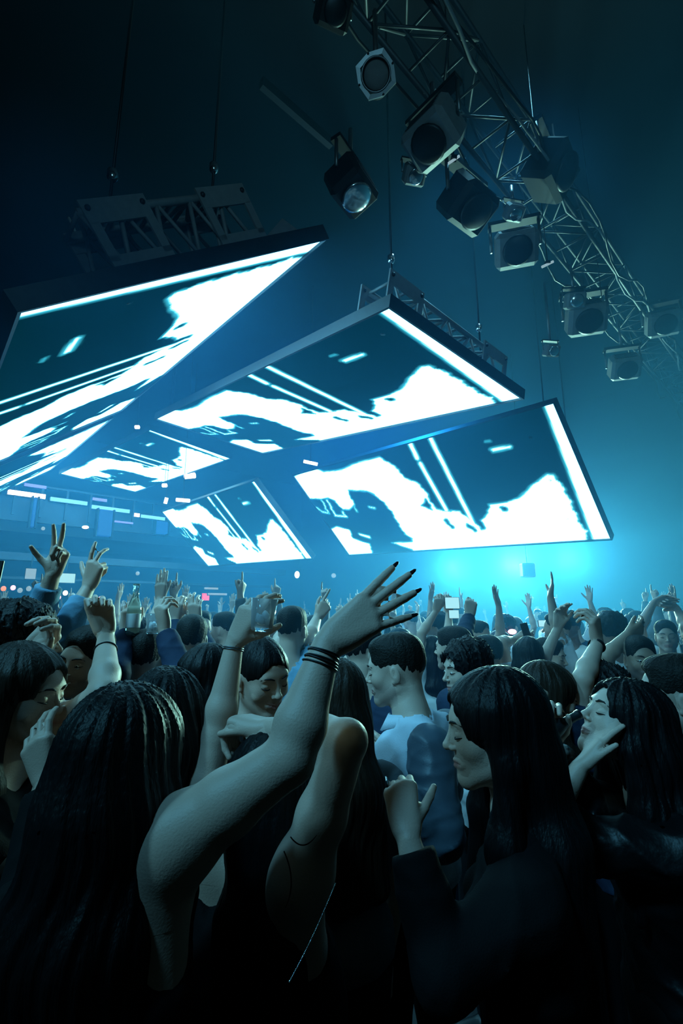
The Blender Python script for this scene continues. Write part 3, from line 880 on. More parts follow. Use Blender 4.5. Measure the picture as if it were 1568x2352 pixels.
        for x, frt in ((-1, g('lockL', True)), (1, g('lockR', True))):
            if not frt: continue
            a0 = hp_(x * 0.066, 0.006, 0.045); a1 = hp_(x * 0.076, -0.002, -0.06)
            a2 = np.array([*(C + Ry @ np.array([x * 0.095, 0.01, 0]))[:2], neckb[2] + 0.02]); a3 = a2 + Ry @ np.array([x * 0.01, 0.055, -Ln + 0.22])
            G.cone(a0, a1, 0.022, 0.026, 0.03); G.cone(a1, a2, 0.026, 0.034 * wv, 0.03); G.cone(a2, a3, 0.034 * wv, 0.016, 0.03)
        am = 0.0042 if hair == 'wavy' else 0.0026
        G.disp = strand(55, 5 if hair == 'long' else 22, am, int(abs(C[0]) * 1000) % 97, Ry, C)
    elif hair == 'curly':
        G.disp = folds(0.010, 3, 90)
    else:
        G.disp = strand(70, 10, 0.0018 if hair != 'short' else 0.0012, int(abs(C[0]) * 1000) % 97, R, C)
    if hair != 'none':
        Vh, Fh = nets(G, hr * g('hair_res', 1.0))
        mesh_obj('hair', Vh, Fh, hm_, root, foot, True)
    # ---- top
    T = Field(); ad = g('loose', 0.012)
    torso(T, ad, 0.03)
    style = g('top', 'tee')
    q_ = (0.22, 0.05, 0.046) if style == 'tank' else (0.12, 0.03, 0.050)
    for sd in 'LR':
        T.cone(SHp[sd] + (neckb - SHp[sd]) * q_[0] - np.array([0, 0, q_[1]]), B((-1 if sd == 'L' else 1) * 0.095 * s, -0.005, 0.52), q_[2] * s + ad, 0.062 * s + ad, 0.06)
        if style != 'tank': T.cone(neckb + np.array([0, 0, 0.05]), neckb + (SHp[sd] - neckb) * 0.55, 0.036 * s + ad * 0.8, 0.034 * s + ad, 0.05)
    style = g('top', 'tee'); tm = M[g('top_mat', 'cloth_black')]
    if style != 'tank':
        for sd in 'LR':
            T.cone(neckb + np.array([0, 0, -0.02]) + (SHp[sd] - neckb) * 0.25, SHp[sd], 0.040 * s + ad, 0.048 * s + ad, 0.04)
    else:
        for sd in 'LR':
            p0 = B(0, 0, 0.86) + (SHp[sd] - neckb) * 0.5
            T.cone(p0 + Rb @ np.array([0, 0.045, 0]), p0 + Rb @ np.array([0, -0.06, 0]) + np.array([0, 0, -0.02]), 0.034, 0.034, 0.01)
    T.plane(pel + np.array([0, 0, -0.02]), (0, 0, -1))
    nk = g('neck', 'crew')
    if nk == 'high':
        T.cone(neckb, neckb + np.array([0, 0, 0.045]), nr * 1.1 + 0.008, nr * 1.05 + 0.007, 0.02)
        T.plane(neckb + np.array([0, 0, 0.055]), (0, 0, 1), neckb + np.array([0, 0, 0.06]), 0.09)
    else: T.ell(neckb + np.array([0, 0, 0.045]) + Rb @ np.array([0, 0.01, 0]), (0.074 * hs, 0.080 * hs, 0.070), Rb, 0.01, -1)
    if nk == 'low': T.ell(neckb + np.array([0, 0, 0.0]) + Rb @ np.array([0, 0.06, 0]), (0.09, 0.09, 0.11), Rb, 0.01, -1)
    for cc_, rr_ in g('cuts', []): T.ell(cc_, rr_, None, 0.015, -1)
    T.disp = folds(g('fold', 0.005), int(abs(C[1]) * 1000) % 89, 22)
    tres = {0: 0.0075, 1: 0.011, 2: 0.016}[lod]
    slen = {'tee': 0.6, 'tank': 0, 'long': 2.0, 'rolled': 1.45, 'jacket': 2.0}[style]
    sleeve_own = g('sleeve_mat') is not None
    Sf = Field() if sleeve_own else T
    if True:
        for sd in 'LR':
            S, E, W_, a = arms[sd]
            sl = a.get('sleeve', slen); tk = thick * a.get('tk', 1.0)
            if sl <= 0: continue
            rr = ad * (1.0 if style != 'jacket' else 1.6) + (0.006 if style in ('tee',) else 0.002)
            if sl <= 1:
                e_ = S + (E - S) * sl
                Sf.cone(S, e_, 0.051 * s * tk + rr, 0.046 * s * tk + rr * 1.4, 0.035)
                Sf.plane(e_ - (E - S) * 0.02, (E - S), e_, 0.075)
            else:
                e_ = E + (W_ - E) * (sl - 1) * (0.97 if sl >= 2 else 1)
                f_ = min(1, (sl - 1))
                Sf.cone(S, E, 0.051 * s * tk + rr, 0.040 * s * tk + rr * 1.2, 0.035)
                Sf.cone(E, e_, 0.040 * s * tk + rr * 1.2, (0.040 - 0.012 * f_) * s * tk + rr, 0.02)
                Sf.plane(e_ - nrm(W_ - E) * 0.012, (W_ - E), e_, 0.06)
    if sleeve_own:
        Sf.disp = folds(g('fold', 0.005) * 1.2, 5, 20)
        Vs, Fs = nets(Sf, tres); mesh_obj('sleeves', Vs, Fs, M[g('sleeve_mat')], root, foot, True)
    Vt, Ft = nets(T, tres)
    mesh_obj({'tank': 'tank_top', 'tee': 'shirt', 'long': 'sweater', 'rolled': 'shirt', 'jacket': 'jacket'}[style], Vt, Ft, tm, root, foot, True)
    if g('collar'):
        cb = MB(); V = []; nn = 22
        for i in range(nn):
            an = math.radians(-158 + 316 * i / (nn - 1)); fr_ = max(0, abs(an) - 1.6)
            dv = np.array([math.sin(an + math.pi), math.cos(an + math.pi), 0])
            for r_, z_ in ((0.066, 0.052), (0.071, 0.055), (0.091 + 0.012 * fr_, 0.014 - 0.022 * fr_), (0.085 + 0.012 * fr_, 0.012 - 0.022 * fr_)):
                V.append(neckb + Rb @ (dv * np.array([r_, r_ * 1.08, 0]) + np.array([0, 0.012, z_ - 0.020 * (1 - math.cos(an)) / 2])))
        Fc = [(a * 4 + k, a * 4 + (k + 1) % 4, a * 4 + 4 + (k + 1) % 4, a * 4 + 4 + k) for a in range(nn - 1) for k in range(4)] + [(0, 3, 2, 1), ((nn - 1) * 4, (nn - 1) * 4 + 1, (nn - 1) * 4 + 2, (nn - 1) * 4 + 3)]
        cb.add(V, Fc); cb.build('collar', M[g('collar')], root)
    # ---- trousers and shoes
    Pn = Field()
    if lod < 2: Pn.ell(pel + np.array([0, 0, -0.02]), (0.168 * s, 0.12 * s, 0.12), Rb, 0.03)
    else: Pn.ell(pel + np.array([0, 0, -0.02]), (0.17 * s, 0.12 * s, 0.12), Rb, 0.03)
    for sd in 'LR':
        hp, kn, an = knees[sd]
        Pn.cone(hp, kn, 0.088 * s, 0.062 * s, 0.02); Pn.cone(kn, an + np.array([0, 0, -0.01]), 0.062 * s, 0.055 * s, 0.02)
    Pn.plane((0, 0, 0.05), (0, 0, -1))
    Vp, Fp = nets(Pn, 0.022)
    mesh_obj('trousers', Vp, Fp, M['cloth_black' if g('pants', 0) == 0 else 'cloth_navy'], root, foot, True)
    for sd in 'LR':
        an = knees[sd][2]
        f1 = Field(); f1.cone(an + np.array([0, 0, -0.042]), an + Rb @ np.array([0, 0.14, -0.052]), 0.046, 0.037, 0.01); f1.ell(an + np.array([0, 0, -0.01]), 0.045, None, 0.02)
        f1.plane((0, 0, 0.002), (0, 0, -1))
        Vs, Fs = nets(f1, 0.014); mesh_obj('shoe', Vs, Fs, M['plastic_black'], root, foot, True)
    info = dict(root=root, C=C, R=R, hands=Hh, arms=arms, neckb=neckb, hs=hs, Rb=Rb, s=s)
    # nails
    if g('nails'):
        for sd in g('nails'):
            for q, dr, n in Hh[sd]['tips']:
                up = -n if True else n
                nb_ = MB().ball(q + dr * 0.007 + up * 0.003, (0.0045, 0.0035, 0.013), 8, frame(dr, np.cross(dr, n)))
                nb_.build('fingernail', M[g('nail_mat', 'nail')], root)
    return info
# ------------------------------------------------------------------ the people one can tell apart, nearest first
CAST = {}
def cast(key, px, py, Y, **k):
    k['head'] = P(px, py, Y)
    CAST[key] = person(k)
    return CAST[key]
def ring_on(root, a, b, f, r, m, name='bracelet', tilt=(0, 0, 0), th=0.0022, parent=None):
    c = a + (b - a) * f; ax = nrm(nrm(b - a) + np.array(tilt))
    u = nrm(np.cross(ax, [0.1, 0.2, 1])); v = np.cross(ax, u)
    pts = [c + r * (math.cos(t) * u + math.sin(t) * v) for t in np.linspace(0, 2 * math.pi, 29)[:-1]]
    return MB().tube(pts, th, 6, closed=True).build(name, M[m], root)
def arm(k, sd): return CAST[k]['arms'][sd]

fg = cast('fg', 288, 1748, 0.92, yaw=-8, body_yaw=-12, hair='wavy', hair_size=1.12, hair_len=1.1, top='tank', female=True, thick=1.12, nails='R', ares=0.005,
     label='woman with wavy black hair seen from behind, bare right arm raised with stacked bangles', face=False,
     cuts=[(P(432, 2110, 0.80), (0.085, 0.12, 0.11))],
     arms=dict(R=dict(shoulder=P(405, 1930, 0.86), E=(664, 1742, 0.85), W=(750, 1480, 0.90), cd=(0.78, 0.52, 0.25), ct=(-0.45, 0.8, 0.35), pose='splayf', tk=1.06, hsz=1.08),
               L=dict(E=(70, 2080, 1.06), W=(110, 1802, 1.18), cd=(-0.42, 0.86, 0.25), ct=(0.85, 0.35, 0.1), pose='relaxed', sleeve=2.0)))
S_, E_, W_, _a = arm('fg', 'R')
for f, r, t in ((0.80, 0.0325, (0, 0, 0)), (0.835, 0.0318, (0.05, 0, 0)), (0.85, 0.031, (0, 0.05, 0)), (0.90, 0.0295, (0.04, 0.02, 0)), (0.92, 0.029, (-0.03, 0, 0.0))):
    ring_on(fg['root'], E_, W_, f, r, 'metal_dark', 'bracelet', t, 0.0017)
w2 = cast('w2', 622, 1800, 1.16, yaw=5, body_yaw=8, hair='long', hair_len=1.35, top='tank', thick=1.1, face=False, ares=0.0055,
     label='black-haired woman, right arm folded over her head, left hand lifting an iced drink',
     cuts=[(P(712, 2130, 0.99), (0.08, 0.1, 0.11))],
     arms=dict(R=dict(shoulder=P(690, 2015, 1.02), E=(797, 1700, 0.97), W=(622, 1674, 1.13), cd=(-0.8, -0.05, 0.5), ct=(0.1, 0.2, -1), pose='bent', tk=1.02),
               L=dict(shoulder=P(448, 1905, 1.2), E=(497, 1692, 1.24), W=(538, 1478, 1.27), cd=(0.45, 0.85, 0.0), ct=(0.65, -0.45, -0.5), pose='cup', tk=0.95)))
S_, E_, W_, _a = arm('w2', 'L')
for f in (0.93, 0.95): ring_on(w2['root'], E_, W_, f, 0.0262, 'metal_alu', 'bracelet', (0, 0.05, 0.05), 0.0014)
for (a, b, c3) in (((667, 1922), (696, 1962), (727, 1918)), ((652, 1955), (684, 2025), (655, 2085))):
    MB().tube([P(*((1 - t) ** 2 * np.array(a) + 2 * t * (1 - t) * np.array(b) + t * t * np.array(c3)), 0.93) for t in np.linspace(0, 1, 14)], [0.0012] * 10 + [0.001, 0.0009, 0.0007, 0.0005], 5).build('hair_strand', M['hair_black'], w2['root'])
smw = cast('smile', 600, 1549, 1.58, yaw=-138, pitch=-16, roll=6, body_yaw=-145, hair='slick', smile=1.0, top='long', neck='high', female=True,
     label='smiling woman with slicked back hair and stud earring, eyes lowered, beneath the iced drink')
for x in (-1, 1):
    MB().ball(smw['C'] + smw['R'] @ np.array([x * 0.079, 0.002, -0.041]), 0.0042, 8).build('earring', M['metal_bright'], smw['root'])
man = cast('shirt', 908, 1538, 1.86, yaw=76, pitch=-8, body_yaw=40, hair='short', female=False, stubble=0.3, top='rolled', top_mat='cloth_pale', sleeve_mat='satin_grey', loose=0.02, fold=0.0045, collar='cloth_pale', ares=0.008, broad=1.06, neck_off=(0.02, 0, 0.04),
     label='man in a pale collared shirt with darker sleeves, left profile, holding a bottle',
     arms=dict(L=dict(shoulder=P(985, 1722, 1.68), E=(1008, 1915, 1.56), W=(862, 1800, 1.52), cd=(-0.5, 0.85, 0.1), ct=(0.3, 0.2, 0.9), pose='grip', sleeve=1.62),
               R=dict(eo=(0.35, 0.4, -1), wo=(-0.3, 1, 0.3), cd=(-0.5, 0.3, 1), ct=(0, 1, 0))))
S_, E_, W_, _a = arm('shirt', 'L')
ring_on(man['root'], E_, W_, 0.93, 0.0305, 'metal_bright', 'watch_strap', (0, 0, 0), 0.0045)
WS = [o for o in man['root'].children if o.name.startswith('watch_strap')][0]
MB().lathe(E_ + (W_ - E_) * 0.93 + np.array([0.004, -0.032, 0.006]), (0.1, -1, 0.25), [(0.017, 0), (0.019, 0.003), (0.019, 0.008), (0.015, 0.010)], 18).build('watch_face', M['metal_dark'], WS)
lh = cast('lh', 1132, 1672, 1.14, yaw=86, pitch=-6, body_yaw=70, hair='long', hair_size=1.06, hair_len=1.3, top='long', neck='high', eyes='closed',
     label='long straight black-haired woman in left profile, right of the pale shirt',
     arms=dict(L=dict(E=(1020, 2230, 0.93), W=(938, 1930, 1.0), cd=(-0.1, 0.75, 0.65), ct=(0.95, 0.2, 0.1), pose='knuckle', hsz=0.92)))
rw_ = cast('bottle', 1432, 1662, 1.42, yaw=88, pitch=26, body_yaw=80, hair='wavy', hair_mat='hair_black', hair_size=1.05, top='jacket', top_mat='leather_black', fold=0.009,
     label='woman in a black leather jacket tipping her head back to a dark bottle',
     arms=dict(L=dict(E=(1235, 1925, 1.36), W=(1330, 1765, 1.36), cd=(0.70, 0.68, 0.2), ct=(-0.2, 0.3, -0.9), pose='flat', sleeve=1.7, hsz=0.88),
               R=dict(E=(1345, 1845, 1.45), W=(1262, 1722, 1.42), cd=(0.0, 0.9, 0.1), ct=(0.8, 0.3, -0.3), pose='grip')))
lw = cast('profile', 52, 1590, 1.30, yaw=-94, pitch=-9, body_yaw=-70, hair='long', hair_mat='hair_brown', hair_len=0.9, top='tee', smile=0.4,
     label='woman in right profile at the left edge, dark hair tucked behind her ear, arm raised',
     arms=dict(L=dict(up=True, shoulder=P(90, 1705, 1.42), E=(240, 1592, 1.30), W=(243, 1462, 1.50), cd=(-0.25, 0.8, 0.2), ct=(-0.8, 0.1, -0.3), pose='bent', sleeve=0),
               R=dict(E=(40, 2060, 1.2), W=(102, 1800, 1.26), cd=(0.25, 0.95, 0.0), ct=(-0.7, 0.2, -0.5), pose='point', sleeve=0.5, hsz=0.85)))
MB().ball(lw['C'] + lw['R'] @ np.array([0.079, 0.002, -0.043]), 0.0045, 8).build('earring', M['metal_bright'], lw['root'])
S_, E_, W_, _a = arm('profile', 'L'); ring_on(lw['root'], E_, W_, 0.72, 0.031, 'metal_dark', 'bracelet', (0, 0, 0.1), 0.002)
cast('grin', 197, 1517, 1.92, yaw=172, pitch=-5, roll=-8, body_yaw=160, hair='short', female=False, skin='skin_tan', smile=1, teeth=True, eyes='open', top='tee', top_mat='cloth_navy',
     label='grinning dark-skinned man facing the camera between two raised arms on the left')
lm_ = cast('edge', 52, 1478, 1.66, yaw=-70, pitch=2, body_yaw=-50, hair='curly', female=False, top='tee', top_mat='cloth_black', stoop=False,
     label='thick-haired man at the left edge, hand raised with curled fingers',
     arms=dict(R=dict(up=True, shoulder=P(-50, 1640, 1.72), E=(-50, 1640, 1.45), W=(60, 1512, 1.45), cd=(0.62, 0.75, 0.1), ct=(0.75, -0.5, -0.3), pose='grip', sleeve=0.5)))
cast('bluearms', 105, 1495, 2.35, yaw=-5, hair='short', female=False, top='long', top_mat='cloth_blue', skin='skin', face=False,
     label='person in a light blue sweater raising both arms high on the left, two fingers up',
     arms=dict(L=dict(up=True, shoulder=P(38, 1585, 2.15), E=(78, 1450, 1.95), W=(121, 1322, 1.9), cd=(0.22, 0.95, 0.1), ct=(-0.9, 0.2, 0.1), pose='peace', en=True, wn=False, sleeve=1.85),
               R=dict(up=True, shoulder=P(160, 1585, 2.2), E=(140, 1465, 2.0), W=(203, 1350, 2.1), cd=(0.25, 0.95, 0.1), ct=(-0.85, 0.25, 0.1), pose='horns', en=True, wn=False, sleeve=1.8)))
cast('wavy', 382, 1652, 1.28, yaw=-4, hair='wavy', hair_size=1.05, top='tee', face=False, label='woman with wavy black hair from behind, left of the forearm lifting the drink')
cast('bob', 466, 1556, 1.95, yaw=118, pitch=-14, hair='bob', hair_mat='hair_black', top='tee', label='woman with a dark bob looking down, between the wavy hair and the raised forearm')
cast('bottleman', 335, 1512, 2.3, yaw=5, hair='short', female=False, top='long', top_mat='cloth_navy', face=False,
     label='man in a navy sweater seen from behind, lifting a bottle and a glass',
     arms=dict(L=dict(up=True, e=(262, 1545), w=(290, 1455), cd=(0.15, 0.95, 0.15), ct=(0.8, 0.0, 0.5), pose='grip', en=True, wn=False),
               R=dict(up=True, e=(418, 1555), w=(378, 1450), cd=(-0.2, 0.95, 0.15), ct=(-0.8, 0.0, 0.5), pose='grip', en=True, wn=False)))
cast('beside', 763, 1605, 1.55, yaw=35, hair='long', hair_mat='hair_brown', top='tee', top_mat='cloth_grey', face=False, label='woman with long brown hair half hidden behind the raised arm with bangles')
cast('navyman', 838, 1496, 2.5, yaw=-62, body_yaw=-20, hair='short', female=False, top='jacket', top_mat='cloth_navy', face=False, broad=1.15, label='tall man in a navy jacket behind the pale shirt, his ear towards the camera')
cast('young', 1070, 1540, 2.30, yaw=104, pitch=-4, body_yaw=100, hair='curly', female=False, top='tee', top_mat='cloth_white', eyes='open', label='young man, white top, tousled hair, left profile, above the long black hair')
cast('dark2', 1040, 1490, 2.95, yaw=55, hair='short', female=False, top='long', top_mat='cloth_navy', lod=1, label='dark-haired man with a fist raised in a dark sleeve, left of the glowing phones',
     arms=dict(R=dict(up=True, e=(1062, 1462), w=(1078, 1418), cd=(0.1, 1, 0), ct=(-1, 0, 0.3), pose='fist', en=False, wn=False)))
cast('whitearms', 990, 1500, 3.6, yaw=10, hair='bob', top='tee', top_mat='cloth_white', lod=1, label='woman in a white top holding up a lit phone beside the raised fist',
     arms=dict(L=dict(up=True, e=(968, 1455), w=(1000, 1405), cd=(0.3, 1, 0), ct=(1, 0, 0), pose='grip', en=True, wn=False),
               R=dict(up=True, e=(1030, 1460), w=(1030, 1408), cd=(0.1, 1, 0), ct=(-1, 0, 0), pose='grip', en=True, wn=False)))
cast('backhair', 1213, 1508, 3.1, yaw=-10, hair='long', top='tee', top_mat='cloth_navy', lod=1, face=False, label='woman seen from behind with long dark hair and a flat crown, centre right')
cast('faceright', 1262, 1510, 3.45, yaw=-130, pitch=-5, hair='short', female=False, top='tee', top_mat='cloth_grey', lod=1, label='man looking right beside the flat-crowned long hair, one bare arm up',
     arms=dict(R=dict(up=True, eo=(0.4, 0.2, 0.5), w=(1281, 1442), wn=False, cd=(0.15, 1, 0), ct=(1, 0, 0), pose='relaxed')))
cast('profright', 1262, 1597, 2.02, yaw=-93, pitch=-6, hair='bob', hair_mat='hair_brown', hair_size=1.08, top='tee', top_mat='cloth_navy', smile=0.6, label='woman in right profile smiling, a fist beside her ear',
     arms=dict(R=dict(up=True, shoulder=P(1200, 1760, 1.95), E=(1215, 1760, 1.68), W=(1240, 1650, 1.84), cd=(0.05, 0.9, 0.2), ct=(-0.8, 0.2, -0.3), pose='fist')))
cast('roundhead', 1382, 1602, 2.12, yaw=8, hair='curly', female=False, top='tee', top_mat='cloth_navy', face=False, label='round dark head seen from behind with one bare arm and cuffed wrist straight up',
     arms=dict(L=dict(up=True, shoulder=P(1318, 1680, 2.05), E=(1338, 1560, 2.0), W=(1372, 1478, 2.18), cd=(-0.1, 1, 0.1), ct=(0.7, 0.2, 0.6), pose='grip', en=False, wn=False)))
S_, E_, W_, _a = arm('roundhead', 'L'); ring_on(CAST['roundhead']['root'], E_, W_, 0.93, 0.031, 'metal_dark', 'bracelet', (0, 0, 0), 0.006)
cast('facecam', 1470, 1515, 2.8, yaw=168, hair='short', female=False, skin='skin_tan', top='tee', top_mat='cloth_blue', lod=1, eyes='open', stubble=0.6, label='bearded man facing the camera with a raised elbow, right side',
     arms=dict(R=dict(up=True, e=(1392, 1510), w=(1440, 1458), en=True, wn=False, cd=(0.8, 0.3, 0.2), ct=(0, 1, 0), pose='relaxed')))
cast('earright', 1556, 1600, 1.62, yaw=62, hair='short', female=False, top='tee', top_mat='cloth_black', label='dark-haired man cut off by the right edge, ear and cheek catching the light')
cast('pointing', 672, 1447, 2.75, yaw=-20, hair='short', female=False, top='tee', top_mat='cloth_blue', lod=1, label='dark-haired person pointing up towards the screens, between the drink and the raised hand',
     arms=dict(R=dict(up=True, e=(708, 1470), w=(728, 1420), cd=(0.55, 0.85, 0), ct=(-0.8, 0.3, 0), pose='point', en=False, wn=False),
               L=dict(up=True, e=(640, 1480), w=(652, 1440), cd=(0.2, 1, 0), ct=(1, 0, 0), pose='fist', en=False, wn=False)))
cast('openpalm', 392, 1470, 3.1, yaw=0, hair='short', female=False, top='tee', top_mat='cloth_grey', lod=1, label='person behind the bottle and glass with one open palm held high',
     arms=dict(L=dict(up=True, e=(352, 1440), w=(368, 1378), cd=(0.05, 1, 0), ct=(1, 0, 0), pose='flat', en=False, wn=False)))
cast('claps', 440, 1470, 2.6, yaw=12, hair='short', female=False, top='long', top_mat='cloth_navy', lod=1, label='person in dark sleeves with both bent arms up, right of the bottle and glass',
     arms=dict(L=dict(up=True, e=(405, 1500), w=(402, 1428), cd=(0.1, 1, 0), ct=(1, 0, 0), pose='grip', en=False, wn=False),
               R=dict(up=True, e=(478, 1505), w=(450, 1430), cd=(-0.1, 1, 0), ct=(-1, 0, 0), pose='cup', en=False, wn=False)))
cast('rightarms', 1530, 1462, 4.0, yaw=150, hair='short', female=False, top='tee', top_mat='cloth_blue', lod=1, label='man with both arms folded over his head at the far right of the crowd',
     arms=dict(R=dict(up=True, e=(1470, 1440), w=(1500, 1385), cd=(0.9, 0.3, 0), ct=(0, -1, 0), pose='relaxed', en=False, wn=False),
               L=dict(up=True, e=(1575, 1440), w=(1552, 1395), cd=(-0.9, 0.3, 0), ct=(0, -1, 0), pose='relaxed', en=False, wn=False)))
cast('navy3', 320, 1458, 3.4, yaw=-20, hair='long', top='tee', top_mat='cloth_grey', lod=1, label='long haired woman seen from behind just left of the lifted bottle')
cast('pale3', 1118, 1505, 3.3, yaw=30, hair='short', female=False, top='tee', top_mat='cloth_pale', lod=1, label='person in a pale top reaching right behind the young man with tousled hair',
     arms=dict(R=dict(up=True, e=(1150, 1475), w=(1178, 1470), cd=(0.9, 0.1, 0), ct=(0, 1, 0), pose='relaxed', en=False, wn=False)))

BAR1 = float((lambda r: (np.array([0, 0, CAMZ]) + r * (12.4 / (r @ ax_))) @ bx_)(ray(300, 1300)))
# ------------------------------------------------------------------ the rest of the crowd: figure kinds built once, then copied one by one
KINDS = []
def kind(**k):
    k.setdefault('lod', 2); k['head'] = (0, 0, k.pop('hz', 1.60)); k['yaw'] = 0; k['label'] = 'x'
    KINDS.append((person(k)['root'], k))
UP = dict(L=dict(up=True, eo=(-0.5, 0.25, 0.9), wo=(0.15, 0.1, 1), cd=(0.05, 1, 0), ct=(1, 0, 0), pose='open'))
UPR = dict(R=dict(up=True, eo=(0.5, 0.25, 0.9), wo=(-0.15, 0.1, 1), cd=(0.05, 1, 0), ct=(-1, 0, 0), pose='point'))
BOTH = dict(L=dict(up=True, eo=(-0.8, 0.3, 0.7), wo=(0.2, 0.1, 1), cd=(0.05, 1, 0), ct=(1, 0, 0), pose='relaxed'), R=dict(up=True, eo=(0.8, 0.2, 0.6), wo=(-0.1, 0.2, 1), cd=(0.05, 1, 0), ct=(-1, 0, 0), pose='fist'))
kind(hair='short', female=False, top='tee', top_mat='cloth_navy', hz=1.66, desc='short-haired man, navy top')
kind(hair='long', top='tee', top_mat='cloth_black', hz=1.55, desc='long-haired woman, black top')
kind(hair='short', female=False, top='tee', top_mat='cloth_pale', arms=UP, hz=1.64, skin='skin_tan', desc='man, pale top, open hand up')
kind(hair='bob', top='tank', top_mat='cloth_white', arms=BOTH, hz=1.54, desc='woman, white top, both arms up')
kind(hair='short', female=False, top='long', top_mat='cloth_grey', arms=UPR, hz=1.65, desc='man, grey sweater, pointing up')
kind(hair='bun', top='tee', top_mat='cloth_blue', hz=1.53, hair_mat='hair_brown', desc='woman, hair bun, blue top')
kind(hair='curly', female=False, top='tee', top_mat='cloth_white', hz=1.63, skin='skin_deep', desc='curly-haired man, white top')
kind(hair='long', hair_mat='hair_brown', top='tank', top_mat='cloth_black', arms=UP, hz=1.56, desc='brown-haired woman, black top, hand up')
KCH = [[c for c in bpy.data.objects if c.parent == r] for r, _ in KINDS]
def clone(i, loc, rz, sc_, label, group=None):
    r0 = KINDS[i][0]
    r = r0.copy(); COL.objects.link(r)
    r.location = loc; r.rotation_euler = (0, 0, rz); r.scale = (sc_,) * 3
    r['label'] = label
    if group: r['group'] = group
    for c in KCH[i]:
        d = c.copy(); COL.objects.link(d); d.parent = r
    return r
ORD = 'first second third fourth fifth sixth seventh eighth ninth tenth eleventh twelfth thirteenth fourteenth fifteenth sixteenth seventeenth eighteenth nineteenth twentieth'.split()
taken = [np.array(v['C'][:2]) for v in CAST.values()]
rr = np.random.RandomState(5)
for row, Y in enumerate([3.0, 3.6, 4.25, 4.9, 5.6, 6.35]):
    xs = np.arange(-0.74 * Y, 0.76 * Y, 0.56 + 0.03 * row); n = 0
    for x in xs:
        p = np.array([x + rr.uniform(-0.1, 0.1), Y + rr.uniform(-0.14, 0.14)])
        if min(np.linalg.norm(p - t) for t in taken) < 0.47: continue
        taken.append(p)
        i = rr.randint(len(KINDS)); rz = math.radians(rr.choice([0, 20, -25, 70, -80, 130, -140, 40, 10]))
        nm = KINDS[i][1]['desc']
        clone(i, (p[0], p[1], 0), rz, rr.uniform(0.95, 1.0), '%s, %s from left, mid crowd row %s' % (nm, ORD[n], ['one', 'two', 'three', 'four', 'five', 'six'][row]), 'mid crowd')
        n += 1
Y = 7.2
while Y < 15.5:
    for x in np.arange(-0.78 * Y, 0.78 * Y, 0.62 + 0.025 * (Y - 5)):
        p = np.array([x + rr.uniform(-0.16, 0.16), Y + rr.uniform(-0.2, 0.2)])
        q = np.array([p @ bx_[:2], p @ ax_[:2]])
        if q[0] < B0 + 0.6 or q[1] > A1 - 0.6 or q[0] > B1 - 0.6: continue
        if 11.5 < q[1] < 13.4 and q[0] < BAR1 + 0.5: continue
        i = rr.randint(len(KINDS)); rz = math.radians(rr.uniform(-180, 180))
        clone(i, (p[0], p[1], 0), rz, rr.uniform(0.93, 1.02), '%s, blurred by haze, %s part of the far crowd' % (KINDS[i][1]['desc'], 'left' if p[0] < -0.25 * p[1] else 'right' if p[0] > 0.25 * p[1] else 'middle'), 'far crowd: ' + KINDS[i][1]['desc'] + (' left' if p[0] < -0.25 * p[1] else ' right' if p[0] > 0.25 * p[1] else ' middle'))
    Y += 0.85 + 0.04 * (Y - 5)
for (r, _), ch in zip(KINDS, KCH):
    for c in ch: bpy.data.objects.remove(c)
    bpy.data.objects.remove(r)
# ------------------------------------------------------------------ things held in the hands
def tumbler(c, r, h, label, tilt=(0, 0, 1)):
    ax = nrm(tilt); root = empty('drinking_glass', np.array(c) - ax * h / 2); b = np.array(root.location)
    tag(root, label, 'glass')
    MB().lathe(b, ax, [(r * 0.72, 0), (r * 0.78, h * 0.05), (r, h), (r * 0.93, h), (r * 0.70, h * 0.12), (0.001, h * 0.10)], 28).build('cup', M['glass'], root)
    q = np.random.RandomState(3)
    for i in range(7):
        v = frame(q.randn(3), q.randn(3)); an = i * 0.9
        MB().box(b + ax * (h * (0.24 + 0.10 * (i // 3))) + np.array([math.cos(an), math.sin(an), 0]) * r * 0.40, (0.017, 0.015, 0.016), v, 0.003).build('ice_cube', M['ice'], root)
    return root
def bottle(c, ax, h, label, m='bottle_glass', liquid=True, lab=True):
    """c = centre of the base"""
    ax = nrm(ax); root = empty('bottle', c); tag(root, label, 'bottle'); k = h / 0.23
    pr = [(0.027, 0), (0.0305, 0.006), (0.0305, 0.115), (0.026, 0.14), (0.014, 0.175), (0.0125, 0.215), (0.0145, 0.22), (0.0145, 0.23), (0.010, 0.23)]
    gb = MB().lathe(c, ax, [(r * k, z * k) for r, z in pr], 24).build('glass_body', M[m], root)
    if lab: MB().lathe(np.array(c) + ax * 0.035 * k, ax, [(0.0309 * k, 0), (0.0311 * k, 0.001), (0.0311 * k, 0.06 * k), (0.0309 * k, 0.061 * k)], 24).build('paper_label', M['label_white'] if m == 'bottle_glass' else M['plastic_black'], gb)
    return root
tumbler(P(604, 1412, 1.235), 0.035, 0.082, 'clear tumbler of ice held high in the raised left hand', (0.08, 0, 1))
bottle(P(836, 1842, 1.53), (0.03, 0.0, 1), 0.225, 'half empty bottle in the hand of the man in the pale shirt')
b0 = P(303, 1460, 2.22); bottle(b0, (0.0, 0.02, 1), 0.235, 'clear bottle lifted upright among the hands on the left')
tumbler(P(352, 1432, 2.22), 0.034, 0.09, 'short clear glass beside the lifted upright bottle')
b0 = P(1268, 1676, 1.36); b1 = P(1330, 1640, 1.38)
bottle(b0 - (b1 - b0) * 1.1, b1 - b0, float(np.linalg.norm(b1 - b0)) * 2.1, 'dark bottle at the lips of the woman tipping her head back', 'plastic_black')
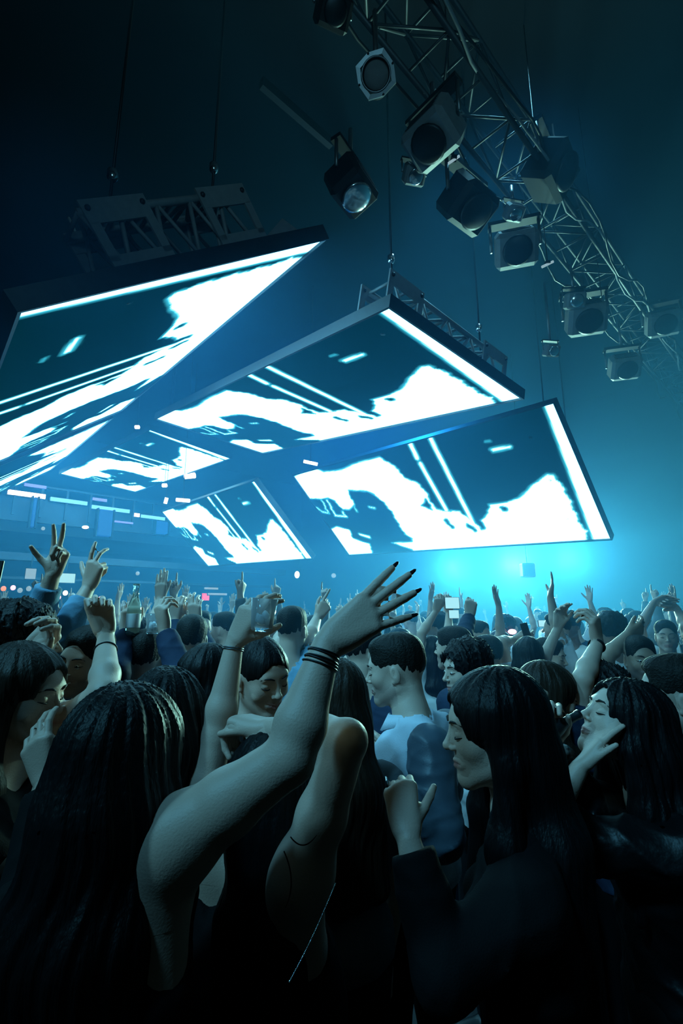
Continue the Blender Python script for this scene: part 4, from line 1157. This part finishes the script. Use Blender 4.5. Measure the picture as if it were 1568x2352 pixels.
def phone(px, py, Y, label, face, wd=0.072, h=0.145, roll=0.0, lit=True):
    c = P(px, py, Y); root = empty('phone', c); tag(root, label, 'phone')
    z = nrm(np.array([0, -1, 0.1]) if face else np.array([0, 1, 0])); R_ = frame(z, (math.cos(roll), 0, math.sin(roll)))
    cs = MB().box(c, (wd, h, 0.008), R_, 0.002).build('case', M['plastic_black'], root, smooth=False)
    MB().box(c + z * 0.0045, (wd * 0.92, h * 0.93, 0.001), R_).build('screen', M['glow_phone' if lit else 'plastic_black'], cs, smooth=False)
phone(1038, 1385, 3.5, 'lit phone held high, upper of two beside the raised fist', True, 0.11, 0.085)
phone(1042, 1411, 3.42, 'lit phone just below the higher lit phone', True, 0.075, 0.06)
phone(-20, 1330, 1.9, 'dark phone cut off by the left edge beside the blue sleeve', True, 0.075, 0.15, 0, False)
phone(1206, 1446, 3.3, 'dark phone above the flat-crowned long hair', True, 0.05, 0.09, 0.2, False)
phone(1251, 1432, 5.2, 'pale lit phone in the far crowd right of the dark phone', True, 0.15, 0.07)
# thin chain strap of the bag on the black dress
ch = MB(); q0, q1 = P(770, 2030, 0.90), P(664, 2256, 0.86)
for i in range(70):
    t = i / 69; ch.ball(q0 + (q1 - q0) * t + np.array([0, -0.012 * math.sin(math.pi * t), 0]), 0.0014, 6)
tag(ch.build('bag_chain', M['metal_bright'], None, q0), 'fine beaded chain strap hanging down the black dress, lower middle', 'bag strap')

# ------------------------------------------------------------------ trusses
def truss(p0, p1, w_, label, nb, up=(0, 0, 1), m='metal_dark', r=0.024, cat='truss', brace_r=0.013, side_h=None):
    p0 = np.array(p0, float); p1 = np.array(p1, float); h_ = side_h or w_
    z = nrm(p1 - p0); u_ = nrm(np.array(up) - z * (np.array(up) @ z)); s_ = np.cross(z, u_)
    root = empty('lighting_truss', (p0 + p1) / 2); tag(root, label, cat)
    cor = [(-1, -1), (1, -1), (1, 1), (-1, 1)]
    off = [a * s_ * w_ / 2 + b * u_ * h_ / 2 for a, b in cor]
    for o_ in off: MB().tube([p0 + o_, p1 + o_], r, 8).build('chord', M[m], root)
    for i in range(nb):
        a = p0 + (p1 - p0) * i / nb; b = p0 + (p1 - p0) * (i + 1) / nb
        for k in range(4):
            o0, o1 = off[k], off[(k + 1) % 4]
            if (i + k) % 2: o0, o1 = o1, o0
            MB().tube([a + o0, b + o1], brace_r, 5).build('brace', M[m], root)
        for k in (0, 2): MB().tube([a + off[k], a + off[(k + 1) % 4]], brace_r, 5).build('strut', M[m], root)
    return root, u_, s_, z
TZ = 6.5
t0 = PZ(925, 0, TZ); t1 = PZ(1450, 720, TZ); tdir = nrm(t1 - t0)
T0 = t0 - tdir * 2.2; T1 = t1 + tdir * 7.0
truss(T0, T1, 0.42, 'long dark lighting truss running from the top to the right edge', 30, m='truss_grey', r=0.026)
for i, (s_, ph) in enumerate(((0.25, 0), (0.32, 1.7), (-0.3, 3.1))):
    pts = []
    for t in np.linspace(0, 1, 60):
        p = T0 + (T1 - T0) * t
        pts.append(p + np.array([0, 0, -0.24 + 0.07 * math.sin(37 * t + ph) + 0.05 * math.sin(91 * t + 2 * ph)]) + nrm(np.cross(tdir, (0, 0, 1))) * (s_ + 0.06 * math.sin(53 * t + ph)))
    tag(MB().tube(pts, 0.014, 6).build('power_cable', M['plastic_black' if i else 'paint_grey'], None, T0), ['grey cable looping along the long truss', 'black cable slung on the outer side of the long truss', 'black cable slung on the inner side of the long truss'][i], 'cable')
# a second, fainter truss to the left, mostly in the dark
u0 = PZ(600, 190, 7.4); u1 = PZ(760, 330, 7.4)
tag(MB().box((u0 + u1) / 2, (0.07, float(np.linalg.norm(u1 - u0)), 0.12), frame((0, 0, 1), np.cross(nrm(u1 - u0), (0, 0, 1)))).build('ceiling_beam', M['plastic_black'], None, u0, False), 'thin steel beam in the dark left of the hanging lamps', 'beam')

def lamp(px, py, z, size, aim, label, kind='box', m='paint_grey', sticker=False, glint=False, hang=None, long=1.0):
    """a moving head / flood hanging under the truss; aim = where its front points"""
    c = PZ(px, py, z); root = empty('stage_light', c); tag(root, label, 'stage light', 'lamps hung under the long truss')
    d = nrm(aim); R_ = frame(d, np.cross((0, 0, 1), d))
    s = size
    if kind == 'par':
        MB().lathe(c - d * s * 1.5, d, [(s * 0.5, 0), (s * 0.62, s * 0.25), (s * 0.66, s * 1.2), (s * 0.72, s * 1.45), (s * 0.72, s * 1.5), (s * 0.6, s * 1.5)], 24).build('housing', M['plastic_black'], root)
        fr = MB(); n = 8; V = []
        for k in range(n):
            an = math.pi * 2 * (k + 0.5) / n; rr_ = s * (1.12 if k % 2 else 1.0)
            V.append(c + R_ @ np.array([math.cos(an) * rr_, math.sin(an) * rr_, 0.01]))
        for k in range(28):
            an = math.pi * 2 * k / 28; V.append(c + R_ @ np.array([math.cos(an) * s * 0.74, math.sin(an) * s * 0.74, 0.01]))
        # frame as eight trapezoid bars plus an inner ring
        for k in range(n):
            a, b = V[k], V[(k + 1) % n]; ia = c + (a - c) * 0.78; ib = c + (b - c) * 0.78
            lo_ = [x - d * 0.02 for x in (a, b, ib, ia)]
            fr.add([a, b, ib, ia] + lo_, [(0, 1, 2, 3), (7, 6, 5, 4), (0, 4, 5, 1), (1, 5, 6, 2), (2, 6, 7, 3), (3, 7, 4, 0)])
        gf = fr.build('gel_frame', M['metal_alu'], root, smooth=False)
        MB().tube(V[n:], s * 0.05, 6, closed=True).build('retaining_ring', M['metal_alu'], root)
        MB().lathe(c - d * s * 0.1, d, [(s * 0.70, 0), (s * 0.60, s * 0.12), (s * 0.35, s * 0.22), (0.001, s * 0.26)], 28).build('lens', M['glass'], root)
        MB().lathe(c - d * s * 0.6, d, [(0.001, 0), (s * 0.3, s * 0.08), (s * 0.66, s * 0.45)], 28).build('reflector', M['metal_bright'], root)
        for k in range(4):
            an = math.pi * 2 * (k + 0.25) / 4; MB().ball(c + R_ @ np.array([math.cos(an) * s * 0.95, math.sin(an) * s * 0.95, 0.012]), s * 0.06, 6).build('screw', M['metal_dark'], gf)
    else:
        hs_ = MB().box(c - d * s * 0.45 * long, (s * 1.2, s, s * 0.9 * long), R_, s * 0.12).build('housing', M[m], root, smooth=False)
        MB().lathe(c, d, [(s * 0.40, 0), (s * 0.42, s * 0.05), (s * 0.36, s * 0.08), (s * 0.2, s * 0.12), (0.001, s * 0.13)], 20).build('lens', M['metal_dark' if not glint else 'metal_bright'], hs_)
        for k in range(4): MB().box(c - d * s * (0.25 + 0.16 * k) * long + R_[:, 1] * s * 0.505, (s * 0.8, s * 0.03, s * 0.05), R_).build('cooling_fin', M['metal_dark'], hs_, smooth=False)
        if sticker: MB().box(c + R_ @ np.array([s * 0.2, -s * 0.506, -s * 0.4]), (s * 0.36, 0.004, s * 0.26), R_).build('sticker', M['label_white'], hs_, smooth=False)
    hz_ = (hang or TZ - 0.2)
    top = c - d * s * 0.5 + np.array([0, 0, 0])
    for x in (-1, 1):
        a = top + R_ @ np.array([x * s * 0.70, 0, 0]); MB().tube([a, a + np.array([0, 0, s * 0.9])], s * 0.05, 6).build('yoke_arm', M['metal_alu'], root)
    q = top + np.array([0, 0, s * 0.9])
    MB().box(q, (s * 1.5, s * 0.3, s * 0.12), np.column_stack([R_[:, 0], np.cross((0, 0, 1), R_[:, 0]), (0, 0, 1)])).build('yoke_bridge', M['metal_dark'], root, smooth=False)
    MB().tube([q, np.array([q[0], q[1], max(hz_, q[2] + 0.05)])], 0.02, 6).build('clamp', M['metal_alu'], root)
    return root
lamp(863, 172, 5.6, 0.14, (-0.10, -0.86, -0.55), 'round lamp with an eight-sided metal frame facing the camera, topmost', 'par')
lamp(985, 330, 5.6, 0.36, (-0.35, -0.3, -0.95), 'largest box lamp, grey body, right below the round lamp')
lamp(818, 452, 5.5, 0.34, (0.3, -0.2, -0.95), 'black box lamp with a white sticker and a bright glint, left of the others', m='plastic_black', sticker=True, glint=True)
lamp(1092, 486, 5.6, 0.40, (0.3, -0.4, -0.9), 'dark box lamp with a white sticker below the largest box lamp', m='plastic_black', sticker=True)
lamp(1188, 575, 5.5, 0.36, (-0.2, -0.7, -0.75), 'pale-faced box lamp halfway down the truss')
lamp(1352, 738, 5.5, 0.40, (-0.2, -0.7, -0.75), 'pale-faced box lamp near the lower end of the truss')
lamp(1300, 395, 6.2, 0.42, (0.6, -0.5, -0.6), 'bulky lamp on the far side of the truss', m='plastic_black')
lamp(955, 405, 5.6, 0.16, (0.1, -0.5, -0.8), 'small lamp tucked beneath the largest box lamp', glint=True)
lamp(1185, 492, 5.9, 0.16, (0.1, -0.5, -0.8), 'small lamp between the stickered one and the truss', glint=True)
lamp(1325, 690, 5.7, 0.20, (-0.1, -0.8, -0.5), 'small bright-lensed lamp above the lower pale-faced one', glint=True)
lamp(1440, 850, 5.3, 0.34, (-0.2, -0.7, -0.75), 'faint box lamp below the end of the truss, in haze')
lamp(1528, 745, 5.9, 0.36, (-0.3, -0.7, -0.6), 'faint box lamp at the right edge level with the truss end')
lamp(1272, 806, 5.2, 0.16, (0.1, -0.8, -0.5), 'tiny glinting lamp in the haze right of the middle screen', glint=True)
lamp(770, 25, 5.9, 0.20, (0.2, -0.5, -0.8), 'dim small lamp at the top edge, left of the truss', m='plastic_black')
def tube_lamp(px, py, Y, ln, rot, label, m='glow_white', r=0.02):
    c = P(px, py, Y); d = W3((math.cos(rot), math.sin(rot), 0))
    root = empty('tube_lamp', c); tag(root, label, 'lamp')
    MB().tube([c - d * ln / 2, c + d * ln / 2], r, 10).build('tube', M[m], root)
    MB().box(c + np.array([0, 0, r * 1.3]), (0.05, 0.05, 0.03)).build('bracket', M['metal_dark'], root, smooth=False)
    MB().tube([c + np.array([0, 0, r]), np.array([c[0], c[1], ZC])], 0.006, 5).build('hanger', M['plastic_black'], root)
M['glow_dim'] = glow('glow_dim', (0.5, 0.8, 0.95), 0.5)
tube_lamp(1042, 367, 3.6, 0.12, 0.6, 'short glowing tube right of the largest box lamp', 'glow_dim', 0.012)
tube_lamp(1257, 607, 4.6, 0.14, 0.45, 'short glowing tube below the pale-faced lamp halfway down', 'glow_dim', 0.014)
tube_lamp(1386, 720, 5.6, 0.12, -1.1, 'short steep glowing tube beside the lower pale-faced lamp', 'glow_dim', 0.014)
tube_lamp(713, 1063, 9.5, 0.30, -0.22, 'white lamp right above the left tip of the right-hand screen', r=0.035)
tube_lamp(436, 1093, 13, 0.30, 0.1, 'white lamp under the right corner of the small flat screen', r=0.08)
tube_lamp(420, 1149, 11, 0.32, -0.08, 'white lamp just above the lowest middle screen', r=0.045)
tube_lamp(315, 981, 11, 0.10, 0, 'small round white lamp between the small screen and the largest one', r=0.045)
tube_lamp(378, 1115, 12, 0.12, 0, 'small white lamp left of the one under the small screen', r=0.05)
tube_lamp(381, 1150, 12, 0.16, 1.3, 'upright small white lamp above the lowest screen', r=0.045)
tube_lamp(1157, 1029, 0.1 + 8.6, 0.01, 0.1, 'tiny lamp', r=0.001) if False else None

# ---- trusses that carry the screens
def on(S, a, b, h):      # point on a screen: a along u, b along v, h behind it
    _, C, u, v, n = S; return C + u * a + v * b - n * h
def carrier(S, a, b0, b1, label, plates, h0=0.16, h1=0.56, wd=0.34):
    _, C, u, v, n = S
    root, *_ = truss(on(S, a, b0, (h0 + h1) / 2), on(S, a, b1, (h0 + h1) / 2), wd, label, 9, up=-n, m='paint_grey', r=0.030, side_h=h1 - h0, brace_r=0.017)
    R_ = np.column_stack([v, -n, np.cross(v, -n)])
    for bp in plates:
        for sd in (wd / 2 + 0.03, -wd / 2 - 0.03):
            c = on(S, a + sd, bp, (h0 + h1) / 2 - 0.02); L, Hh_, T = 0.50, h1 - h0 + 0.16, 0.02
            pl = MB()
            pl.box(c + R_ @ np.array([0, Hh_ * 0.36, 0]), (L, Hh_ * 0.28, T), R_); pl.box(c - R_ @ np.array([0, Hh_ * 0.33, 0]), (L, Hh_ * 0.34, T), R_)
            pl.box(c + R_ @ np.array([L * 0.43, 0, 0]), (L * 0.14, Hh_ * 0.46, T), R_); pl.box(c - R_ @ np.array([L * 0.43, 0, 0]), (L * 0.14, Hh_ * 0.46, T), R_)
            po = pl.build('gusset_plate', M['paint_grey'], root, smooth=False)
            for x in (-0.42, 0.42):
                for y in (-0.4, 0.4): MB().ball(c + R_ @ np.array([x * L, y * Hh_, T * 0.6]), 0.022, 6).build('bolt', M['metal_dark'], po)
        MB().tube([on(S, a, bp, h1), np.array([*on(S, a, bp, h1)[:2], ZC])], 0.012, 6).build('hoist_chain', M['metal_dark'], root)
        MB().lathe(on(S, a, bp, h1) + np.array([0, 0, 0.35]), (0, 0, 1), [(0.01, 0), (0.04, 0.03), (0.04, 0.09), (0.01, 0.12)], 10).build('shackle', M['metal_bright'], root)
    for b in (b0 + 0.1, (b0 + b1) / 2, b1 - 0.1):
        MB().tube([on(S, a, b, 0.0), on(S, a, b, h0 + 0.05)], 0.03, 6).build('hanger_bracket', M['metal_dark'], root)
    return root
carrier(SA, 2.62, -0.62, 0.75, 'grey box truss with holed plates on top of the largest screen', (-0.35, 0.62))
carrier(SB, 2.62, -0.95, 0.95, 'grey box truss behind the near corner of the middle screen', (-0.8, 0.8), 0.12, 0.46)
carrier(SD, 2.5, -0.9, 0.9, 'grey box truss behind the right-hand screen', (-0.6, 0.6))
# cables on the trusses
def cable(pts, r, label, m='cloth_white'):
    P_ = []
    pts = [np.array(p) for p in pts]
    for i in range(len(pts) - 1):
        a = pts[max(i - 1, 0)]; b = pts[i]; c = pts[i + 1]; d = pts[min(i + 2, len(pts) - 1)]
        for t in np.linspace(0, 1, 8, endpoint=False):
            P_.append(0.5 * ((2 * b) + (-a + c) * t + (2 * a - 5 * b + 4 * c - d) * t * t + (-a + 3 * b - 3 * c + d) * t ** 3))
    P_.append(pts[-1])
    tag(MB().tube(P_, r, 6).build('power_cable', M[m], None, pts[0]), label, 'cable')
cable([P(158, 500, 3.75), P(178, 545, 3.75), P(196, 610, 3.8), P(210, 655, 3.8)], 0.012, 'pale cable curving down at the left end of the truss on the largest screen')
cable([P(225, 650, 3.8), P(250, 634, 3.8), P(275, 640, 3.8)], 0.010, 'short pale cable loop resting on the top rail of the largest screen')
cable([P(940, 724, 5.3), P(960, 728, 5.3), P(972, 712, 5.3), P(965, 700, 5.3)], 0.012, 'pale hook of cable on the corner truss of the middle screen')
cable([P(985, 750, 5.4), P(1000, 760, 5.4), P(1012, 775, 5.4)], 0.012, 'short pale cable beside the pale hook of cable')
cable([P(905, 55, 3.3), P(928, 70, 3.3), P(942, 100, 3.3), P(955, 112, 3.3)], 0.010, 'pale cable end dangling beside the upper truss')
cable([P(1000, 205, 3.8), P(990, 240, 3.8), P(1005, 270, 3.8), P(1012, 280, 3.8)], 0.008, 'thin cable hanging right of the round lamp')
cable([P(1268, 285, 4.8), P(1275, 320, 4.8), P(1300, 345, 4.8), P(1312, 340, 4.8)], 0.010, 'thin cable over the bulky lamp beyond the truss')
# pyramid-shaped bracket on the near corner of the largest screen
c = on(SA, 2.75, 1.12, 0.12)
pk = MB(); b_ = 0.19
pk.add([c + W3((-b_, -0.04, -0.1)), c + W3((b_, 0.02, -0.1)), c + W3((b_, 0.02, 0.2)), c + W3((-b_, -0.04, 0.2)), c + W3((-0.02, 0.23, 0.0))], [(0, 1, 4), (1, 2, 4), (2, 3, 4), (3, 0, 4), (3, 2, 1, 0)])
tag(pk.build('corner_bracket', M['paint_grey'], None, c, False), 'grey pointed bracket on the near corner of the largest screen', 'bracket')

# ------------------------------------------------------------------ balcony and bar at the far left
AC = 15.7
def PB(px, py, a=AC):
    r = ray(px, py); return np.array([0, 0, CAMZ]) + r * (a / (r @ ax_))
def bof(px, a=AC): return PB(px, 1300, a) @ bx_
def bbox(root, name, b0, b1, a, z0, z1, dep, m, kind_=None):
    o = MB().box(rw((b0 + b1) / 2, a + dep / 2, (z0 + z1) / 2), (b1 - b0, dep, z1 - z0), RR).build(name, M[m], root, smooth=False)
    return o
bal = empty('balcony', rw(bof(200), AC, 0)); tag(bal, kind='structure')
zs = PB(20, 1132)[2]; b_l, b_r = bof(-60), bof(640)
zt = 4.95
bbox(bal, 'fascia', b_l, b_r, AC + 0.1, zt - 0.75, zt - 0.05, 0.3, 'steel_blue')
bbox(bal, 'floor_slab', b_l, b_r, AC + 0.2, zt - 1.05, zt - 0.75, 4.0, 'wall_dark')
bbox(bal, 'handrail', b_l, b_r, AC, zt + 0.28, zt + 0.34, 0.08, 'steel_blue')
for k in range(16):
    bb = b_l + (b_r - b_l) * k / 15; bbox(bal, 'post', bb, bb + 0.06, AC, zt - 0.6, zt + 0.3, 0.06, 'steel_blue')
bbox(bal, 'lower_beam', b_l, b_r, AC - 0.5, 3.05, 3.25, 0.3, 'steel_blue')
bbox(bal, 'lower_ledge', b_l, b_r, AC - 0.3, 2.55, 2.62, 0.2, 'steel_blue')
def strip(px0, px1, py0, m, label, hh=0.10, dz=0):
    a, b = PB(px0, py0), PB(px1, py0 + (px1 - px0) * 0.17)
    z_ = (a[2] + b[2]) / 2
    root = empty('light_strip', (a + b) / 2); tag(root, label, 'light strip', 'light strips along the balcony')
    MB().box((a + b) / 2, (float(np.linalg.norm((b - a)[:2])), 0.06, hh), RR).build('diffuser', M[m], root, smooth=False)
    MB().box((a + b) / 2 + ax_ * 0.05, (float(np.linalg.norm((b - a)[:2])) + 0.05, 0.05, hh + 0.05), RR).build('housing', M['metal_dark'], root, smooth=False)
strip(18, 104, 1128, 'glow_white', 'brightest white strip at the left end of the balcony edge', 0.13)
strip(56, 106, 1112, 'glow_violet', 'violet strip above the brightest white one', 0.08)
strip(116, 200, 1144, 'glow_blue', 'pale blue strip, second along the balcony edge', 0.11)
strip(211, 297, 1162, 'glow_blue', 'pale blue strip above the wide blue column', 0.11)
strip(308, 320, 1182, 'glow_white', 'very short strip between the two blue columns', 0.11)
strip(324, 378, 1184, 'glow_blue', 'strip above the narrow blue column', 0.10)
strip(213, 245, 1145, 'glow_violet', 'dim violet strip above the second pale blue one', 0.08)
strip(262, 305, 1196, 'glow_violet', 'thin violet strip right of the wide blue column', 0.05)
def column(px0, px1, py0, py1, m, label):
    a, b = PB(px0, py0, AC + 0.05), PB(px1, py0, AC + 0.05); z0 = PB((px0 + px1) / 2, py1, AC + 0.05)[2]; z1 = PB((px0 + px1) / 2, py0, AC + 0.05)[2]
    root = empty('lit_column', ((a + b) / 2 * np.array([1, 1, 0])) + np.array([0, 0, z0])); tag(root, label, 'column')
    wd_ = float(np.linalg.norm((b - a)[:2])); c_ = (a + b) / 2; c_ = np.array([c_[0], c_[1], (z0 + z1) / 2])
    MB().box(c_ - ax_ * 0.2, (wd_, 0.2, z1 - z0), RR, 0.02).build('lit_panel', M[m], root, smooth=False)
    for x in (-1, 1): MB().box(c_ - ax_ * 0.2 + bx_ * x * (wd_ / 2 + 0.03), (0.04, 0.24, z1 - z0 + 0.05), RR).build('edge_trim', M['metal_dark'], root, smooth=False)
column(222, 254, 1174, 1234, 'glow_column', 'wide glowing blue column hanging under the balcony strips')
column(352, 379, 1200, 1228, 'glow_column', 'narrow glowing blue column hanging under the balcony strips')
column(74, 82, 1146, 1214, 'glow_column', 'slim violet-blue column at the left under the balcony strips')
def lampdot(px, py, Y, r, m, label, flat_=1.0):
    c_ = P(px, py, Y); root = empty('wall_lamp', c_); tag(root, label, 'lamp')
    MB().ball(c_, (r, r * 0.6, r * flat_), 12).build('bulb', M[m], root)
    MB().box(c_ + np.array([0, r * 0.8, 0]), (r * 1.2, r * 0.6, r * 1.2)).build('mount', M['metal_dark'], root, smooth=False)
for q in [(99, 1214, 12, 0.05, 'glow_dim', 'small round lamp below the slim column'), (196, 1211, 12, 0.09, 'glow_white', 'white lamp left of the wide blue column', 0.5),
          (316, 1317, 14, 0.06, 'glow_dim', 'small lamp above the lifted bottle'), (682, 1320, 12, 0.065, 'glow_white', 'bright oval lamp above the raised arm with bangles', 1.4),
          (766, 1322, 14, 0.07, 'glow_dim', 'dim square lamp left of the raised fingers'), (443, 1384, 15, 0.10, 'glow_white', 'dim lamp', 0.4),
          (205, 1380, 9, 0.09, 'glow_pink', 'pinkish lamp at the bar left of the two beside it'), (233, 1378, 9.5, 0.08, 'glow_pink', 'taller pinkish lamp at the bar'), (247, 1402, 9, 0.10, 'glow_pink', 'largest pinkish lamp at the bar'),
          (1247, 1449, 4.6, 0.018, 'glow_white', 'tiny white lamp right of the dark phone'), (1176, 1451, 5.4, 0.05, 'glow_pink', 'oval pinkish lamp in the crowd, centre right', 0.6)]:
    if q[5] == 'dim lamp': continue
    lampdot(*q)
for px, py, m_, lb in [(8, 1352, 'glow_orange', 'orange light at the left edge of the bar'), (30, 1350, 'glow_pink', 'pink light beside the orange one'), (46, 1356, 'glow_dim', 'pale light third along the bar'), (66, 1352, 'glow_dim', 'pale light fourth along the bar'),
                       (84, 1358, 'glow_pink', 'pink light fifth along the bar'), (112, 1366, 'glow_pink', 'pink light behind the first blue sleeve'), (134, 1372, 'glow_pink', 'pink light right of the first blue sleeve'), (150, 1362, 'glow_white', 'white light between the two blue sleeves')]:
    lampdot(px, py, 11.0, 0.06, m_, lb)
def tv(px, py, a, wd, h, label, m='glow_phone'):
    c_ = PB(px, py, a); root = empty('monitor', c_); tag(root, label, 'monitor')
    MB().box(c_, (wd, 0.05, h), RR).build('case', M['plastic_black'], root, smooth=False)
    MB().box(c_ - ax_ * 0.03, (wd * 0.92, 0.01, h * 0.88), RR).build('screen', M[m], root, smooth=False)
    MB().tube([c_, c_ + np.array([0, 0, 0.5])], 0.02, 6).build('bracket', M['metal_dark'], root)
tv(152, 1328, 14.5, 0.45, 0.28, 'small lit monitor above the bar between the two blue sleeves')
tv(70, 1318, 14.5, 0.25, 0.3, 'small dim monitor left of the first raised hand', 'glow_dim')
c_ = PB(472, 1371, AC + 0.1); root = empty('exit_sign', c_); tag(root, 'small red glowing sign box on the far wall', 'sign')
MB().box(c_, (0.24, 0.08, 0.24), RR).build('lit_face', M['glow_red'], root, smooth=False); MB().box(c_ + ax_ * 0.06, (0.28, 0.05, 0.28), RR).build('case', M['metal_dark'], root, smooth=False)
for px0, px1, py, lb in ((470, 500, 1349, 'upper pale strip above the red sign'), (478, 520, 1361, 'lower pale strip above the red sign')):
    strip(px0, px1, py, 'glow_dim', lb, 0.07)
# bar counter under the balcony
bar = empty('bar_counter', rw(bof(120, 12.4), 12.4, 0)); tag(bar, 'long dark bar counter under the balcony on the left', 'bar counter')
b0_, b1_ = bof(-40, 12.4), bof(300, 12.4)
bbox(bar, 'counter_top', b0_, b1_, 12.3, 1.08, 1.14, 0.7, 'steel_blue'); bbox(bar, 'front_panel', b0_, b1_, 12.4, 0.0, 1.08, 0.5, 'wall_dark'); bbox(bar, 'foot_rail', b0_, b1_, 12.2, 0.2, 0.25, 0.05, 'metal_alu')
# speaker cabinet faintly seen in the bright haze
for px, py, Y, sz, lb in ((1211, 1310, 12.5, 0.34, 'pale loudspeaker cabinet hanging in the brightest haze'),):
    c_ = P(px, py, Y); root = empty('loudspeaker', c_); tag(root, lb, 'loudspeaker')
    MB().box(c_, (sz, sz * 0.8, sz * 1.1), None, 0.03).build('cabinet', M['paint_grey'], root, smooth=False)
    MB().box(c_ + np.array([0, -sz * 0.42, 0]), (sz * 0.85, 0.02, sz * 0.95)).build('grille', M['metal_dark'], root, smooth=False)
    MB().tube([c_, np.array([c_[0], c_[1], ZC])], 0.015, 6).build('hanger', M['metal_dark'], root)
